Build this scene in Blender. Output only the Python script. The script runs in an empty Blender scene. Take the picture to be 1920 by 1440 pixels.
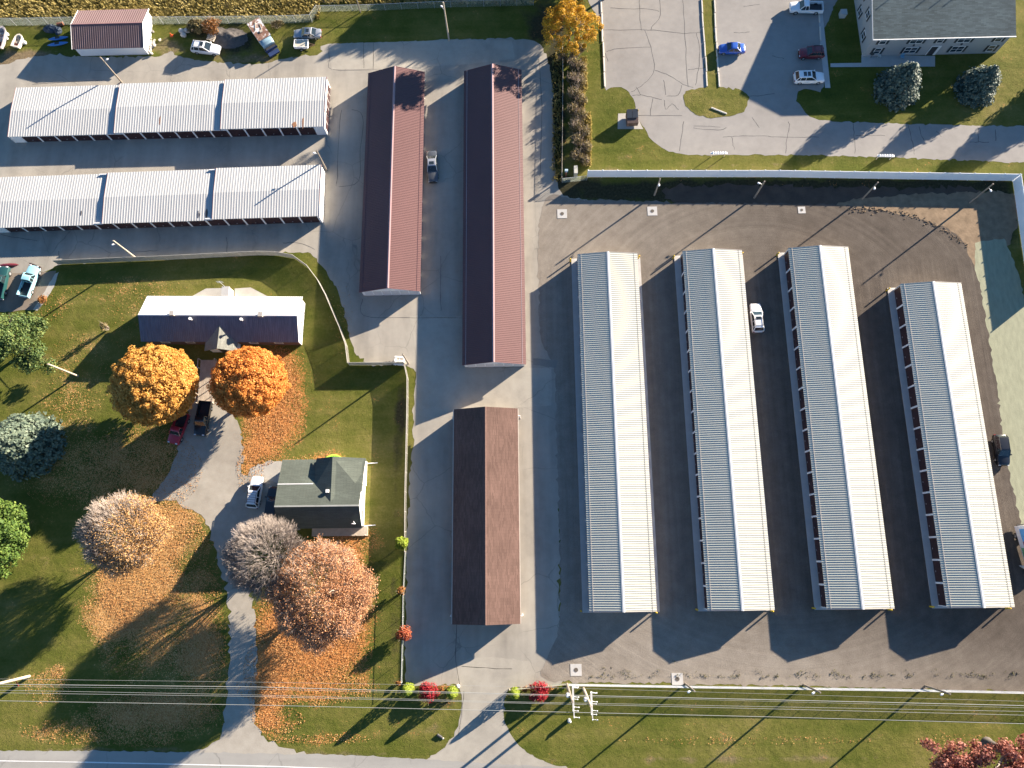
import bpy, bmesh, math, random
import numpy as np
from mathutils import Vector, Matrix
random.seed(7); rng = np.random.default_rng(11)
R_ = math.radians
scene = bpy.context.scene
COL = scene.collection

# ---------------------------------------------------------------- camera (drone, tilted 13 degrees off straight down)
CAM_H = 110.0; FPX = 1350.0
_dn = np.array([30., 323., FPX]); _dn /= np.linalg.norm(_dn)
_N = np.array([-60., 0., FPX]); _N[1] = -(_N[0]*_dn[0] + FPX*_dn[2])/_dn[1]; _N /= np.linalg.norm(_N)
_Z = -_dn; _X = np.cross(_N, _Z)
_R = np.array([_X, _N, _Z])                       # camera axes (right, down, forward) -> world
cam_d = bpy.data.cameras.new('camera'); cam = bpy.data.objects.new('camera', cam_d); COL.objects.link(cam)
cam_d.sensor_width = 36.0; cam_d.lens = 36.0*FPX/1920.0; cam_d.clip_start = 1.0; cam_d.clip_end = 6000
cam.matrix_world = Matrix(((_R[0,0], -_R[0,1], -_R[0,2], 0), (_R[1,0], -_R[1,1], -_R[1,2], 0),
                           (_R[2,0], -_R[2,1], -_R[2,2], CAM_H), (0,0,0,1)))
scene.camera = cam
# ---------------------------------------------------------------- daylight
SUN_EL, SUN_AZ = 14.5, 36.0                        # elevation, direction to the sun counted from +X
world = bpy.data.worlds.new('World'); scene.world = world; world.use_nodes = True
_n = world.node_tree.nodes; _l = world.node_tree.links
_sky = _n.new('ShaderNodeTexSky'); _sky.sky_type = 'NISHITA'; _sky.sun_disc = False
_sky.sun_elevation = R_(SUN_EL); _sky.sun_rotation = R_(90-SUN_AZ)
_sky.air_density = 1.1; _sky.dust_density = 0.0; _sky.ozone_density = 5.0
_l.new(_sky.outputs[0], _n['Background'].inputs[0]); _n['Background'].inputs[1].default_value = 0.05
sun_d = bpy.data.lights.new('sun', 'SUN'); sun_d.energy = 5.0; sun_d.angle = R_(0.5); sun_d.color = (1.0, 0.86, 0.70)
sun = bpy.data.objects.new('sun', sun_d); COL.objects.link(sun)
_sd = Vector((math.cos(R_(SUN_EL))*math.cos(R_(SUN_AZ)), math.cos(R_(SUN_EL))*math.sin(R_(SUN_AZ)), math.sin(R_(SUN_EL))))
sun.rotation_euler = _sd.to_track_quat('Z', 'Y').to_euler()
scene.render.engine = 'CYCLES'
vs = scene.view_settings; vs.view_transform = 'Standard'; vs.look = 'None'; vs.gamma = 1; vs.exposure = 2.2

def P(px, py, z=0.0):                              # photograph position -> point at height z
    d = _R @ np.array([px-960., py-720., FPX]); t = (z-CAM_H)/d[2]
    return Vector((t*d[0], t*d[1], z))
def PY(px, py, Y):                                 # ... -> point on the vertical plane y = Y
    d = _R @ np.array([px-960., py-720., FPX]); t = Y/d[1]
    return Vector((t*d[0], Y, CAM_H+t*d[2]))
def PX(px, py, X):
    d = _R @ np.array([px-960., py-720., FPX]); t = X/d[0]
    return Vector((X, t*d[1], CAM_H+t*d[2]))

# ---------------------------------------------------------------- objects
def link(o): COL.objects.link(o); return o
def tag(o, label=None, cat=None, group=None, kind=None):
    if label: o['label'] = label
    if cat: o['category'] = cat
    if group: o['group'] = group
    if kind: o['kind'] = kind
    return o
def thing(name, label, cat, loc=(0,0,0), rz=0.0, group=None):
    o = bpy.data.objects.new(name, None); link(o); o.empty_display_size = 0.3
    o.location = loc; o.rotation_euler = (0, 0, rz)
    return tag(o, label, cat, group)
class MB:
    """collects geometry that becomes ONE mesh object"""
    def __init__(s): s.v = []; s.f = []; s.m = []
    def poly(s, pts, mi=0):
        b = len(s.v); s.v += [tuple(p) for p in pts]; s.f.append(tuple(range(b, b+len(pts)))); s.m.append(mi)
    def box(s, x0, x1, y0, y1, z0, z1, mi=0):
        b = len(s.v)
        s.v += [(x0,y0,z0),(x1,y0,z0),(x1,y1,z0),(x0,y1,z0),(x0,y0,z1),(x1,y0,z1),(x1,y1,z1),(x0,y1,z1)]
        for q in ((3,2,1,0),(4,5,6,7),(0,1,5,4),(1,2,6,5),(2,3,7,6),(3,0,4,7)): s.f.append(tuple(b+i for i in q)); s.m.append(mi)
    def bar(s, a, c, w, h=None, mi=0):
        h = h or w; a = Vector(a); c = Vector(c); d = (c-a).normalized()
        u = d.cross(Vector((0,0,1)))
        if u.length < 1e-4: u = Vector((1,0,0))
        u.normalize(); n = u.cross(d)
        b = len(s.v)
        for p in (a, c):
            for i, j in ((-1,-1),(1,-1),(1,1),(-1,1)): s.v.append(tuple(p+u*(i*w/2)+n*(j*h/2)))
        for q in ((0,1,2,3),(7,6,5,4),(0,4,5,1),(1,5,6,2),(2,6,7,3),(3,7,4,0)): s.f.append(tuple(b+i for i in q)); s.m.append(mi)
    def tube(s, pts, rad, n=8, mi=0, caps=True):
        pts = [Vector(p) for p in pts]; rad = rad if isinstance(rad, (list, tuple)) else [rad]*len(pts)
        b = len(s.v)
        for i, p in enumerate(pts):
            d = (pts[min(i+1, len(pts)-1)]-pts[max(i-1, 0)]).normalized()
            u = d.cross(Vector((0.03,0.02,1))) if abs(d.z) < .98 else d.cross(Vector((1,0,0)))
            u.normalize(); w = u.cross(d)
            for k in range(n):
                a = 2*math.pi*k/n; s.v.append(tuple(p+(u*math.cos(a)+w*math.sin(a))*rad[i]))
        for i in range(len(pts)-1):
            for k in range(n):
                k2 = (k+1) % n
                s.f.append((b+i*n+k, b+(i+1)*n+k, b+(i+1)*n+k2, b+i*n+k2)); s.m.append(mi)
        if caps:
            s.f.append(tuple(b+k for k in range(n))); s.m.append(mi)
            s.f.append(tuple(b+(len(pts)-1)*n+k for k in reversed(range(n)))); s.m.append(mi)
    def loft(s, secs, mi=0, closed=True, caps=True):
        b = len(s.v); n = len(secs[0])
        for q in secs: s.v += [tuple(p) for p in q]
        for i in range(len(secs)-1):
            for k in range(n if closed else n-1):
                k2 = (k+1) % n
                s.f.append((b+i*n+k, b+i*n+k2, b+(i+1)*n+k2, b+(i+1)*n+k)); s.m.append(mi)
        if caps:
            s.f.append(tuple(b+k for k in reversed(range(n)))); s.m.append(mi)
            s.f.append(tuple(b+(len(secs)-1)*n+k for k in range(n))); s.m.append(mi)
    def ball(s, c, r, mi=0, n=8, m=5, rough=0.0):
        b = len(s.v); c = Vector(c); r = Vector(r) if hasattr(r, '__len__') else Vector((r,r,r))
        for i in range(m+1):
            t = math.pi*i/m
            for k in range(n):
                a = 2*math.pi*k/n; q = 1+random.uniform(-rough, rough)
                s.v.append((c.x+r.x*q*math.sin(t)*math.cos(a), c.y+r.y*q*math.sin(t)*math.sin(a), c.z+r.z*q*math.cos(t)))
        for i in range(m):
            for k in range(n):
                k2 = (k+1) % n; s.f.append((b+i*n+k, b+(i+1)*n+k, b+(i+1)*n+k2, b+i*n+k2)); s.m.append(mi)
    def build(s, name, mats, parent=None, smooth=0, loc=None):
        me = bpy.data.meshes.new(name); me.from_pydata(s.v, [], s.f)
        mats = mats if isinstance(mats, (list, tuple)) else [mats]
        for m in mats: me.materials.append(m)
        if len(mats) > 1: me.polygons.foreach_set('material_index', s.m)
        bm = bmesh.new(); bm.from_mesh(me)
        if smooth: bmesh.ops.remove_doubles(bm, verts=bm.verts, dist=1e-4)
        bmesh.ops.recalc_face_normals(bm, faces=bm.faces); bm.to_mesh(me); bm.free()
        if smooth:
            me.shade_smooth(); me.set_sharp_from_angle(angle=R_(smooth))
        me.update()
        o = bpy.data.objects.new(name, me); link(o)
        if parent: o.parent = parent
        if loc is not None: o.location = loc
        return o
def soup(name, verts, quads, mats, parent=None, midx=None):   # big meshes straight from arrays
    me = bpy.data.meshes.new(name); nv, nf = len(verts), len(quads)
    me.vertices.add(nv); me.vertices.foreach_set('co', np.asarray(verts, np.float32).ravel())
    me.loops.add(nf*4); me.loops.foreach_set('vertex_index', np.asarray(quads, np.int32).ravel())
    me.polygons.add(nf); me.polygons.foreach_set('loop_start', np.arange(nf, dtype=np.int32)*4)
    mats = mats if isinstance(mats, (list, tuple)) else [mats]
    for m in mats: me.materials.append(m)
    if midx is not None: me.polygons.foreach_set('material_index', np.asarray(midx, np.int32))
    me.update(calc_edges=True); me.validate()
    o = bpy.data.objects.new(name, me); link(o)
    if parent: o.parent = parent
    return o
def copy_tree(o, parent=None):
    c = o.copy(); COL.objects.link(c)
    if parent: c.parent = parent
    for ch in [k for k in bpy.data.objects if k.parent == o]: copy_tree(ch, c)
    return c

# ---------------------------------------------------------------- materials
def nodes_of(name):
    m = bpy.data.materials.new(name); m.use_nodes = True
    t = m.node_tree; return m, t.nodes, t.links, t.nodes['Principled BSDF']
def V4(c, k=1.0): return (c[0]*k, c[1]*k, c[2]*k, 1)
def noise(n, l, vec, scale, detail=4, rough=.55, dist=0):
    t = n.new('ShaderNodeTexNoise'); t.inputs['Scale'].default_value = scale; t.inputs['Detail'].default_value = detail
    t.inputs['Roughness'].default_value = rough; t.inputs['Distortion'].default_value = dist
    l.new(vec, t.inputs['Vector']); return t.outputs['Fac']
def ramp(n, l, fac, stops, interp='LINEAR'):
    r = n.new('ShaderNodeValToRGB'); e = r.color_ramp.elements; r.color_ramp.interpolation = interp
    while len(e) < len(stops): e.new(.5)
    for i, (p, c) in enumerate(stops): e[i].position = p; e[i].color = V4(c) if len(c) == 3 else c
    l.new(fac, r.inputs[0]); return r.outputs[0]
def fmath(n, l, op, a, b=None, c=None, clamp=False):
    t = n.new('ShaderNodeMath'); t.operation = op; t.use_clamp = clamp
    for i, x in enumerate((a, b, c)):
        if x is None: continue
        if isinstance(x, (int, float)): t.inputs[i].default_value = x
        else: l.new(x, t.inputs[i])
    return t.outputs[0]
def mix(n, l, fac, a, b, mode='MIX'):
    t = n.new('ShaderNodeMix'); t.data_type = 'RGBA'; t.blend_type = mode
    for i, x in ((0, fac), (6, a), (7, b)):
        if isinstance(x, (int, float)): t.inputs[i].default_value = x
        elif isinstance(x, tuple): t.inputs[i].default_value = V4(x)
        else: l.new(x, t.inputs[i])
    return t.outputs[2]
def remap(n, l, x, a, b, c=0., d=1.):
    t = n.new('ShaderNodeMapRange'); l.new(x, t.inputs[0])
    for i, q in enumerate((a, b, c, d)): t.inputs[i+1].default_value = q
    return t.outputs[0]
def pos(n, l, scale=None):
    g = n.new('ShaderNodeTexCoord').outputs['Object']
    if scale:
        m = n.new('ShaderNodeMapping'); m.inputs['Scale'].default_value = scale; l.new(g, m.inputs[0]); return m.outputs[0]
    return g
def bump(n, l, b, h, strength=.4, dist=.05):
    t = n.new('ShaderNodeBump'); t.inputs['Strength'].default_value = strength; t.inputs['Distance'].default_value = dist
    l.new(h, t.inputs['Height']); l.new(t.outputs[0], b.inputs['Normal'])
_mats = {}
def mat(name, c, rough=.7, metal=0., var=.18, scale=.8, bmp=0., bscale=8., spec=.3, coat=0., stretch=None):
    if name in _mats: return _mats[name]
    m, n, l, b = nodes_of(name)
    v = pos(n, l, stretch)
    f = noise(n, l, v, scale, 5); g = noise(n, l, v, scale*9, 3)
    s = fmath(n, l, 'ADD', fmath(n, l, 'MULTIPLY', f, .7), fmath(n, l, 'MULTIPLY', g, .3))
    col = ramp(n, l, s, [(.25, [x*(1-var) for x in c]), (.75, [min(1, x*(1+var)) for x in c])])
    l.new(col, b.inputs['Base Color'])
    b.inputs['Roughness'].default_value = rough; b.inputs['Metallic'].default_value = metal
    b.inputs['Specular IOR Level'].default_value = spec; b.inputs['Coat Weight'].default_value = coat
    if bmp: bump(n, l, b, noise(n, l, v, bscale, 4), bmp, .03)
    _mats[name] = m; return m
def leafmat(name, stops, trans=.25, clump=.35, scale=.5, rough=.6):
    if name in _mats: return _mats[name]
    m, n, l, b = nodes_of(name)
    g = n.new('ShaderNodeNewGeometry'); r = g.outputs['Random Per Island']
    f = noise(n, l, pos(n, l), scale, 3)
    s = fmath(n, l, 'ADD', fmath(n, l, 'MULTIPLY', r, 1-clump), fmath(n, l, 'MULTIPLY', remap(n, l, f, .3, .7), clump))
    col = ramp(n, l, s, stops)
    l.new(col, b.inputs['Base Color']); b.inputs['Roughness'].default_value = rough; b.inputs['Specular IOR Level'].default_value = .2
    t = n.new('ShaderNodeBsdfTranslucent'); l.new(col, t.inputs[0])
    x = n.new('ShaderNodeMixShader'); x.inputs[0].default_value = trans
    l.new(b.outputs[0], x.inputs[1]); l.new(t.outputs[0], x.inputs[2]); l.new(x.outputs[0], n['Material Output'].inputs[0])
    _mats[name] = m; return m

M = {}
M['white_metal'] = mat('white_metal', (.60,.60,.585), .45, var=.06, scale=.3, spec=.4)
M['white_paint'] = mat('white_paint', (.78,.77,.75), .5, var=.06, scale=.6)
M['trim_white'] = mat('trim_white', (.74,.73,.71), .5, var=.08, scale=.7)
M['vinyl'] = mat('vinyl', (.88,.89,.90), .4, var=.04, scale=.5)
M['roof_b'] = mat('galvalume_roof', (.44,.44,.38), .42, var=.10, scale=.12, spec=.5, stretch=(1,.3,1))
M['roof_u'] = mat('painted_white_roof', (.40,.405,.40), .55, var=.10, scale=.35, stretch=(.4,1,1))
M['roof_m'] = mat('maroon_metal_roof', (.118,.058,.056), .5, var=.10, scale=.25, stretch=(1,.4,1))
M['roof_m_trim'] = mat('maroon_trim', (.20,.10,.10), .5, var=.1)
M['barn_roof'] = mat('barn_roof', (.145,.09,.09), .5, var=.14, scale=.3, stretch=(1,.4,1))
M['door_brown'] = mat('door_brown', (.050,.026,.026), .5, var=.18, scale=.8)
M['door_white'] = mat('door_white', (.62,.61,.60), .5, var=.08)
M['concrete'] = mat('concrete', (.38,.36,.32), .85, var=.16, scale=.6, bmp=.15)
M['slab'] = mat('slab_concrete', (.42,.41,.39), .85, var=.12, scale=.8, bmp=.1)
M['steel'] = mat('galvanised_steel', (.52,.53,.54), .4, metal=.35, var=.1)
M['dark_metal'] = mat('dark_metal', (.04,.042,.046), .5, var=.2)
M['wood_pole'] = mat('weathered_pole_wood', (.22,.19,.155), .9, var=.25, scale=2.5, bmp=.3, stretch=(1,1,.15))
M['wood_pale'] = mat('pale_pole_wood', (.42,.36,.28), .9, var=.22, scale=2.5, stretch=(1,1,.15))
M['wood'] = mat('plank_wood', (.42,.36,.29), .85, var=.25, scale=1.5)
M['yellow'] = mat('bollard_yellow', (.62,.42,.03), .5, var=.15)
M['glass'] = mat('car_glass', (.018,.026,.03), .06, var=.2, spec=.9)
M['winglass'] = mat('window_glass', (.03,.045,.06), .08, var=.3, spec=.8)
M['tyre'] = mat('tyre_rubber', (.02,.02,.021), .85, var=.2)
M['rim'] = mat('wheel_rim', (.42,.43,.44), .35, metal=.6, var=.1)
M['lamp_white'] = mat('lamp_housing', (.72,.73,.74), .35, var=.05)
M['headlight'] = mat('headlight_lens', (.62,.64,.66), .12, var=.1, spec=.8)
M['taillight'] = mat('taillight_lens', (.28,.015,.015), .2, var=.1, spec=.6)
M['bark'] = mat('bark', (.16,.125,.10), .95, var=.3, scale=3, bmp=.5)
M['bark_grey'] = mat('grey_bark', (.36,.30,.255), .95, var=.25, scale=3, bmp=.4)
M['wire'] = mat('aluminium_wire', (.30,.31,.30), .45, metal=.2, var=.06)
M['slat'] = mat('privacy_slat', (.33,.32,.28), .6, var=.25, scale=1.8)
M['slat_post'] = mat('slat_fence_rail', (.46,.44,.40), .5, var=.12)
M['vent'] = mat('vent_metal', (.62,.62,.61), .4, var=.1)
# ================================================================ GROUND
def smooth_poly(pts, sub=4, closed=True):
    out = []; n = len(pts)
    for i in range(n if closed else n-1):
        g = lambda k: pts[k % n] if closed else pts[max(0, min(n-1, k))]
        p0, p1, p2, p3 = [Vector(g(i+k)) for k in (-1, 0, 1, 2)]
        for s in range(sub):
            t = s/sub
            out.append(0.5*((2*p1)+(-p0+p2)*t+(2*p0-5*p1+4*p2-p3)*t*t+(-p0+3*p1-3*p2+p3)*t**3))
    if not closed: out.append(Vector(pts[-1]))
    return out
def outline(px, sub=4, jit=.10, step=.5, sharp=False):
    pts = [P(x, y) for x, y in px]
    pts = pts if sharp else smooth_poly(pts, sub)
    out = []
    for i in range(len(pts)):
        a, b = pts[i], pts[(i+1) % len(pts)]; k = max(1, int((b-a).length/step)) if jit else 1
        for j in range(k):
            p = a.lerp(b, j/k); out.append(Vector((p.x+random.gauss(0, jit), p.y+random.gauss(0, jit), 0)) if jit else p)
    return out
def sheet(name, px, z, m, jit=.10, sub=4, sharp=False, extra=None):
    mb = MB(); mb.poly([(p.x, p.y, z) for p in outline(px, sub, jit, sharp=sharp)])
    if extra: extra(mb, z)
    o = mb.build(name, m if isinstance(m, list) else [m]); o['kind'] = 'structure'
    return o

def grass_material():
    m, n, l, b = nodes_of('lawn_grass'); p = pos(n, l)
    big = noise(n, l, p, .045, 3); mid = noise(n, l, p, .28, 5, .6); fine = noise(n, l, p, 2.6, 4, .7)
    mow = noise(n, l, pos(n, l, (.03,.55,1)), 1.0, 3, .6)
    s = fmath(n, l, 'ADD', fmath(n, l, 'MULTIPLY', big, .36), fmath(n, l, 'ADD', fmath(n, l, 'MULTIPLY', mid, .28), fmath(n, l, 'ADD', fmath(n, l, 'MULTIPLY', fine, .20), fmath(n, l, 'MULTIPLY', mow, .16))))
    col = ramp(n, l, s, [(.34, (.040,.058,.009)), (.45, (.080,.092,.016)), (.54, (.128,.122,.030)), (.64, (.20,.165,.060))])
    a = n.new('ShaderNodeAttribute'); a.attribute_name = 'cover'
    sep = n.new('ShaderNodeSeparateColor'); l.new(a.outputs['Color'], sep.inputs[0])
    # dry / bare patches (second channel)
    dn = fmath(n, l, 'ADD', sep.outputs[1], fmath(n, l, 'MULTIPLY', fmath(n, l, 'SUBTRACT', mid, .5), 1.6))
    dcol = ramp(n, l, fine, [(.3, (.10,.072,.042)), (.55, (.19,.145,.085)), (.75, (.27,.22,.13))])
    col = mix(n, l, remap(n, l, dn, .35, .75), col, dcol)
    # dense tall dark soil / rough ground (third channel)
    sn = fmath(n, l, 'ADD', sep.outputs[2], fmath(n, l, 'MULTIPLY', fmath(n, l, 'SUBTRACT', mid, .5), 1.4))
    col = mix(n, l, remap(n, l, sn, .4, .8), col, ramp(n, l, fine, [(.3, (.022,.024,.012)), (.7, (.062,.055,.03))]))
    # fallen leaves: one cell of the pattern is one leaf
    vo = n.new('ShaderNodeTexVoronoi'); vo.inputs['Scale'].default_value = 11; l.new(p, vo.inputs['Vector'])
    vs_ = n.new('ShaderNodeSeparateColor'); l.new(vo.outputs['Color'], vs_.inputs[0])
    ln = fmath(n, l, 'ADD', sep.outputs[0], fmath(n, l, 'MULTIPLY', fmath(n, l, 'SUBTRACT', mid, .5), 1.5))
    ln = fmath(n, l, 'ADD', ln, fmath(n, l, 'MULTIPLY', fmath(n, l, 'SUBTRACT', fine, .5), .9))
    on = fmath(n, l, 'GREATER_THAN', ln, fmath(n, l, 'ADD', fmath(n, l, 'MULTIPLY', vs_.outputs[0], .80), .22))
    hue = fmath(n, l, 'ADD', fmath(n, l, 'MULTIPLY', vs_.outputs[1], .75), fmath(n, l, 'MULTIPLY', big, .35))
    lc = ramp(n, l, hue, [(.0, (.21,.095,.035)), (.3, (.35,.17,.055)), (.55, (.43,.235,.085)), (.8, (.49,.30,.125)), (1, (.54,.37,.19))])
    gx_ = n.new('ShaderNodeSeparateXYZ'); l.new(p, gx_.inputs[0])
    lc = mix(n, l, remap(n, l, gx_.outputs[0], -50, -41), lc, mix(n, l, 1.0, lc, (1.04,.80,.68), 'MULTIPLY'))   # redder leaves fell under the two right hand maples
    col = mix(n, l, on, col, lc)
    l.new(col, b.inputs['Base Color']); b.inputs['Roughness'].default_value = .95; b.inputs['Specular IOR Level'].default_value = .08
    h = fmath(n, l, 'ADD', noise(n, l, p, 5.5, 5, .8), fmath(n, l, 'MULTIPLY', noise(n, l, p, .9, 3), 1.2))
    bump(n, l, b, h, .75, .12)
    return m
M['grass'] = grass_material()

# cover maps painted as blobs: (x, y, rx, ry, strength) in photograph units
LEAVES = [(510,745,50,70,1.0),(495,820,36,48,1.0),(530,700,28,45,.7),(470,880,24,45,.75),(545,790,28,45,.55),(600,865,55,14,.6),
    (262,1085,75,85,1.25),(318,985,55,38,1.1),(355,1030,35,50,.85),(205,1155,45,40,.75),(300,1165,75,45,.6),(385,1120,28,45,.75),(378,1225,42,60,.85),(250,1215,60,50,.45),(330,1215,60,40,.55),
    (590,1215,80,55,1.2),(645,1130,42,75,1.1),(530,1180,45,70,1.1),(640,1040,42,26,.7),(570,1290,120,30,.65),(500,1310,30,60,.8),(530,1350,40,22,.6),(600,1385,90,8,.55),
    (680,1200,18,70,.35),(660,1010,45,24,.6),(500,1260,40,60,.7),
    (270,880,100,75,.62),(140,880,100,70,.38),(290,1335,110,34,.95),(130,1372,80,22,.45),(260,1388,80,12,.35),(90,1290,40,30,.3),(108,1258,12,12,.7),
    (250,590,60,60,.14),(150,700,60,70,.2),(330,700,60,40,.2),(120,770,50,40,.2),(230,540,110,20,.12),(1400,1388,220,8,.16),(1790,1390,70,14,.2),(100,575,25,25,.3),
    (820,1290,40,6,.4),(1010,1288,40,6,.4),(640,590,20,60,.12),
    (355,1000,26,18,-.7),(362,1045,26,22,-.8),(340,1060,16,14,-.6),(560,1335,40,14,-.5),(560,1375,40,8,-.4),(390,1110,16,14,-.5),(330,1185,22,18,-.5),(260,1215,40,22,-.3)]
DRY = [(30,120,70,22,.8),(60,105,60,14,.4),(310,90,45,20,.55),(460,112,60,9,.6),(420,75,60,30,.35),(570,108,50,8,.5),(95,655,26,22,.35),(75,1040,30,40,.25),(60,690,30,30,.3),
    (1160,325,60,6,.4),(1140,290,60,22,.22),(1130,45,14,40,.1),(1400,307,300,5,.35),(1420,1425,420,9,.45),(1500,1384,280,9,.3),(660,1412,160,8,.5),(830,1380,40,30,.3),(200,1408,220,8,.5),
    (60,1340,70,60,.2),(1100,1290,40,5,.4),(1500,1288,420,4,.4),(690,660,14,40,.3),(745,680,30,6,.5),(560,470,40,8,.3),(60,30,120,20,.45),(300,30,260,14,.4),
    (1210,330,100,10,.2),(1040,60,40,60,.3),(1075,200,24,130,.35),(300,480,160,6,.3),(770,1281,60,6,.4)]
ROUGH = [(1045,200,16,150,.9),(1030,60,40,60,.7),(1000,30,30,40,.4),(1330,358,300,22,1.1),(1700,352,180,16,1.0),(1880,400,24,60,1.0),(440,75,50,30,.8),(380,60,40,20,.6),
    (100,50,40,10,.6),(1060,345,50,14,.9),(745,850,12,170,.5),(740,1150,12,120,.5),(800,1320,60,14,.5),(400,1440,2,2,0),(755,770,10,80,.5)]
def add_cover(me):
    v = np.empty(len(me.vertices)*3, np.float32); me.vertices.foreach_get('co', v); v = v.reshape(-1, 3)
    out = np.zeros((len(v), 4), np.float32); out[:, 3] = 1
    for ch, lst in enumerate((LEAVES, DRY, ROUGH)):
        for x, y, rx, ry, s in lst:
            c = P(x, y); ex = (P(x+rx, y)-c).length; ey = (P(x, y+ry)-c).length
            q = ((v[:,0]-c.x)/ex)**2+((v[:,1]-c.y)/ey)**2
            g = s*np.exp(-q**1.35*.75)*1.12; g = np.where(np.abs(g) < .03, 0, g)
            if s < 0: out[:, ch] += g
            else: out[:, ch] = np.where(g > 0, np.maximum(out[:, ch], 0)+g*(1-np.clip(out[:, ch], 0, 1)*.8), out[:, ch])
    at = me.color_attributes.new('cover', 'FLOAT_COLOR', 'POINT')
    at.data.foreach_set('color', np.clip(out, 0, 2).ravel())
xs = np.concatenate(([-3000,-900,-300,-160], np.arange(-112, 106.1, .8), [160,300,900,3000]))
ys = np.concatenate(([-3000,-900,-300,-100], np.arange(-42, 124.1, .8), [170,300,900,3000]))
gx, gy = np.meshgrid(xs, ys); nx, ny = len(xs), len(ys)
gv = np.stack([gx.ravel(), gy.ravel(), np.zeros(nx*ny)], 1)
ii = (np.arange(ny-1)[:, None]*nx+np.arange(nx-1)[None, :]).ravel()
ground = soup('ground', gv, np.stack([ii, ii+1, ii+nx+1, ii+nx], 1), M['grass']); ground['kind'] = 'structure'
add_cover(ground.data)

def asphalt_material(name, c0, c1, c2, crack=.5, seams=True, speck=14., streak=None):
    m, n, l, b = nodes_of(name); p = pos(n, l)
    big = noise(n, l, p, .09, 4, .6); mid = noise(n, l, p, .7, 5, .65); fine = noise(n, l, p, speck, 2)
    s = fmath(n, l, 'ADD', fmath(n, l, 'MULTIPLY', big, .5), fmath(n, l, 'ADD', fmath(n, l, 'MULTIPLY', mid, .32), fmath(n, l, 'MULTIPLY', fine, .18)))
    if streak:
        st = noise(n, l, pos(n, l, streak), 1.0, 3, .6)
        s = fmath(n, l, 'ADD', fmath(n, l, 'MULTIPLY', s, .6), fmath(n, l, 'MULTIPLY', st, .4))
    col = ramp(n, l, s, [(.34, c0), (.5, c1), (.66, c2)])
    if crack:
        vo = n.new('ShaderNodeTexVoronoi'); vo.feature = 'DISTANCE_TO_EDGE'; vo.inputs['Scale'].default_value = .13
        w = n.new('ShaderNodeVectorMath'); w.operation = 'ADD'; l.new(p, w.inputs[0])
        nt = n.new('ShaderNodeTexNoise'); nt.inputs['Scale'].default_value = .5; nt.inputs['Detail'].default_value = 4; l.new(p, nt.inputs['Vector'])
        l.new(nt.outputs['Color'], w.inputs[1]); l.new(w.outputs[0], vo.inputs['Vector'])
        line = remap(n, l, vo.outputs['Distance'], .002, .009, 1, 0)
        line = fmath(n, l, 'MULTIPLY', line, remap(n, l, noise(n, l, p, .06, 2), .48, .56, 0, crack))
        col = mix(n, l, line, col, (.03,.03,.03))
    l.new(col, b.inputs['Base Color']); b.inputs['Roughness'].default_value = .92; b.inputs['Specular IOR Level'].default_value = .15
    bump(n, l, b, fine, .35, .02)
    return m
M['yard'] = asphalt_material('old_yard_asphalt', (.215,.198,.17), (.305,.282,.24), (.375,.346,.292), .28, streak=(.35,.05,1))
M['yard2'] = asphalt_material('pale_yard_asphalt', (.26,.24,.205), (.34,.315,.265), (.40,.37,.312), .25)
M['lot'] = asphalt_material('car_park_asphalt', (.225,.212,.195), (.275,.26,.24), (.32,.303,.275), 0)
M['road'] = asphalt_material('road_asphalt', (.24,.23,.215), (.30,.29,.265), (.34,.33,.30), .3, streak=(.04,.5,1))
M['drive'] = asphalt_material('drive_gravel', (.24,.215,.18), (.32,.292,.245), (.40,.37,.315), 0, speck=9.)
M['pad'] = asphalt_material('dusty_pad', (.15,.125,.10), (.21,.175,.14), (.26,.22,.18), .3)
M['sealant'] = mat('crack_sealant', (.06,.058,.056), .6, var=.2)
M['patch'] = mat('asphalt_patch', (.20,.19,.17), .9, var=.15)
M['line_white'] = mat('road_line_paint', (.72,.72,.70), .7, var=.14, scale=2)

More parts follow.
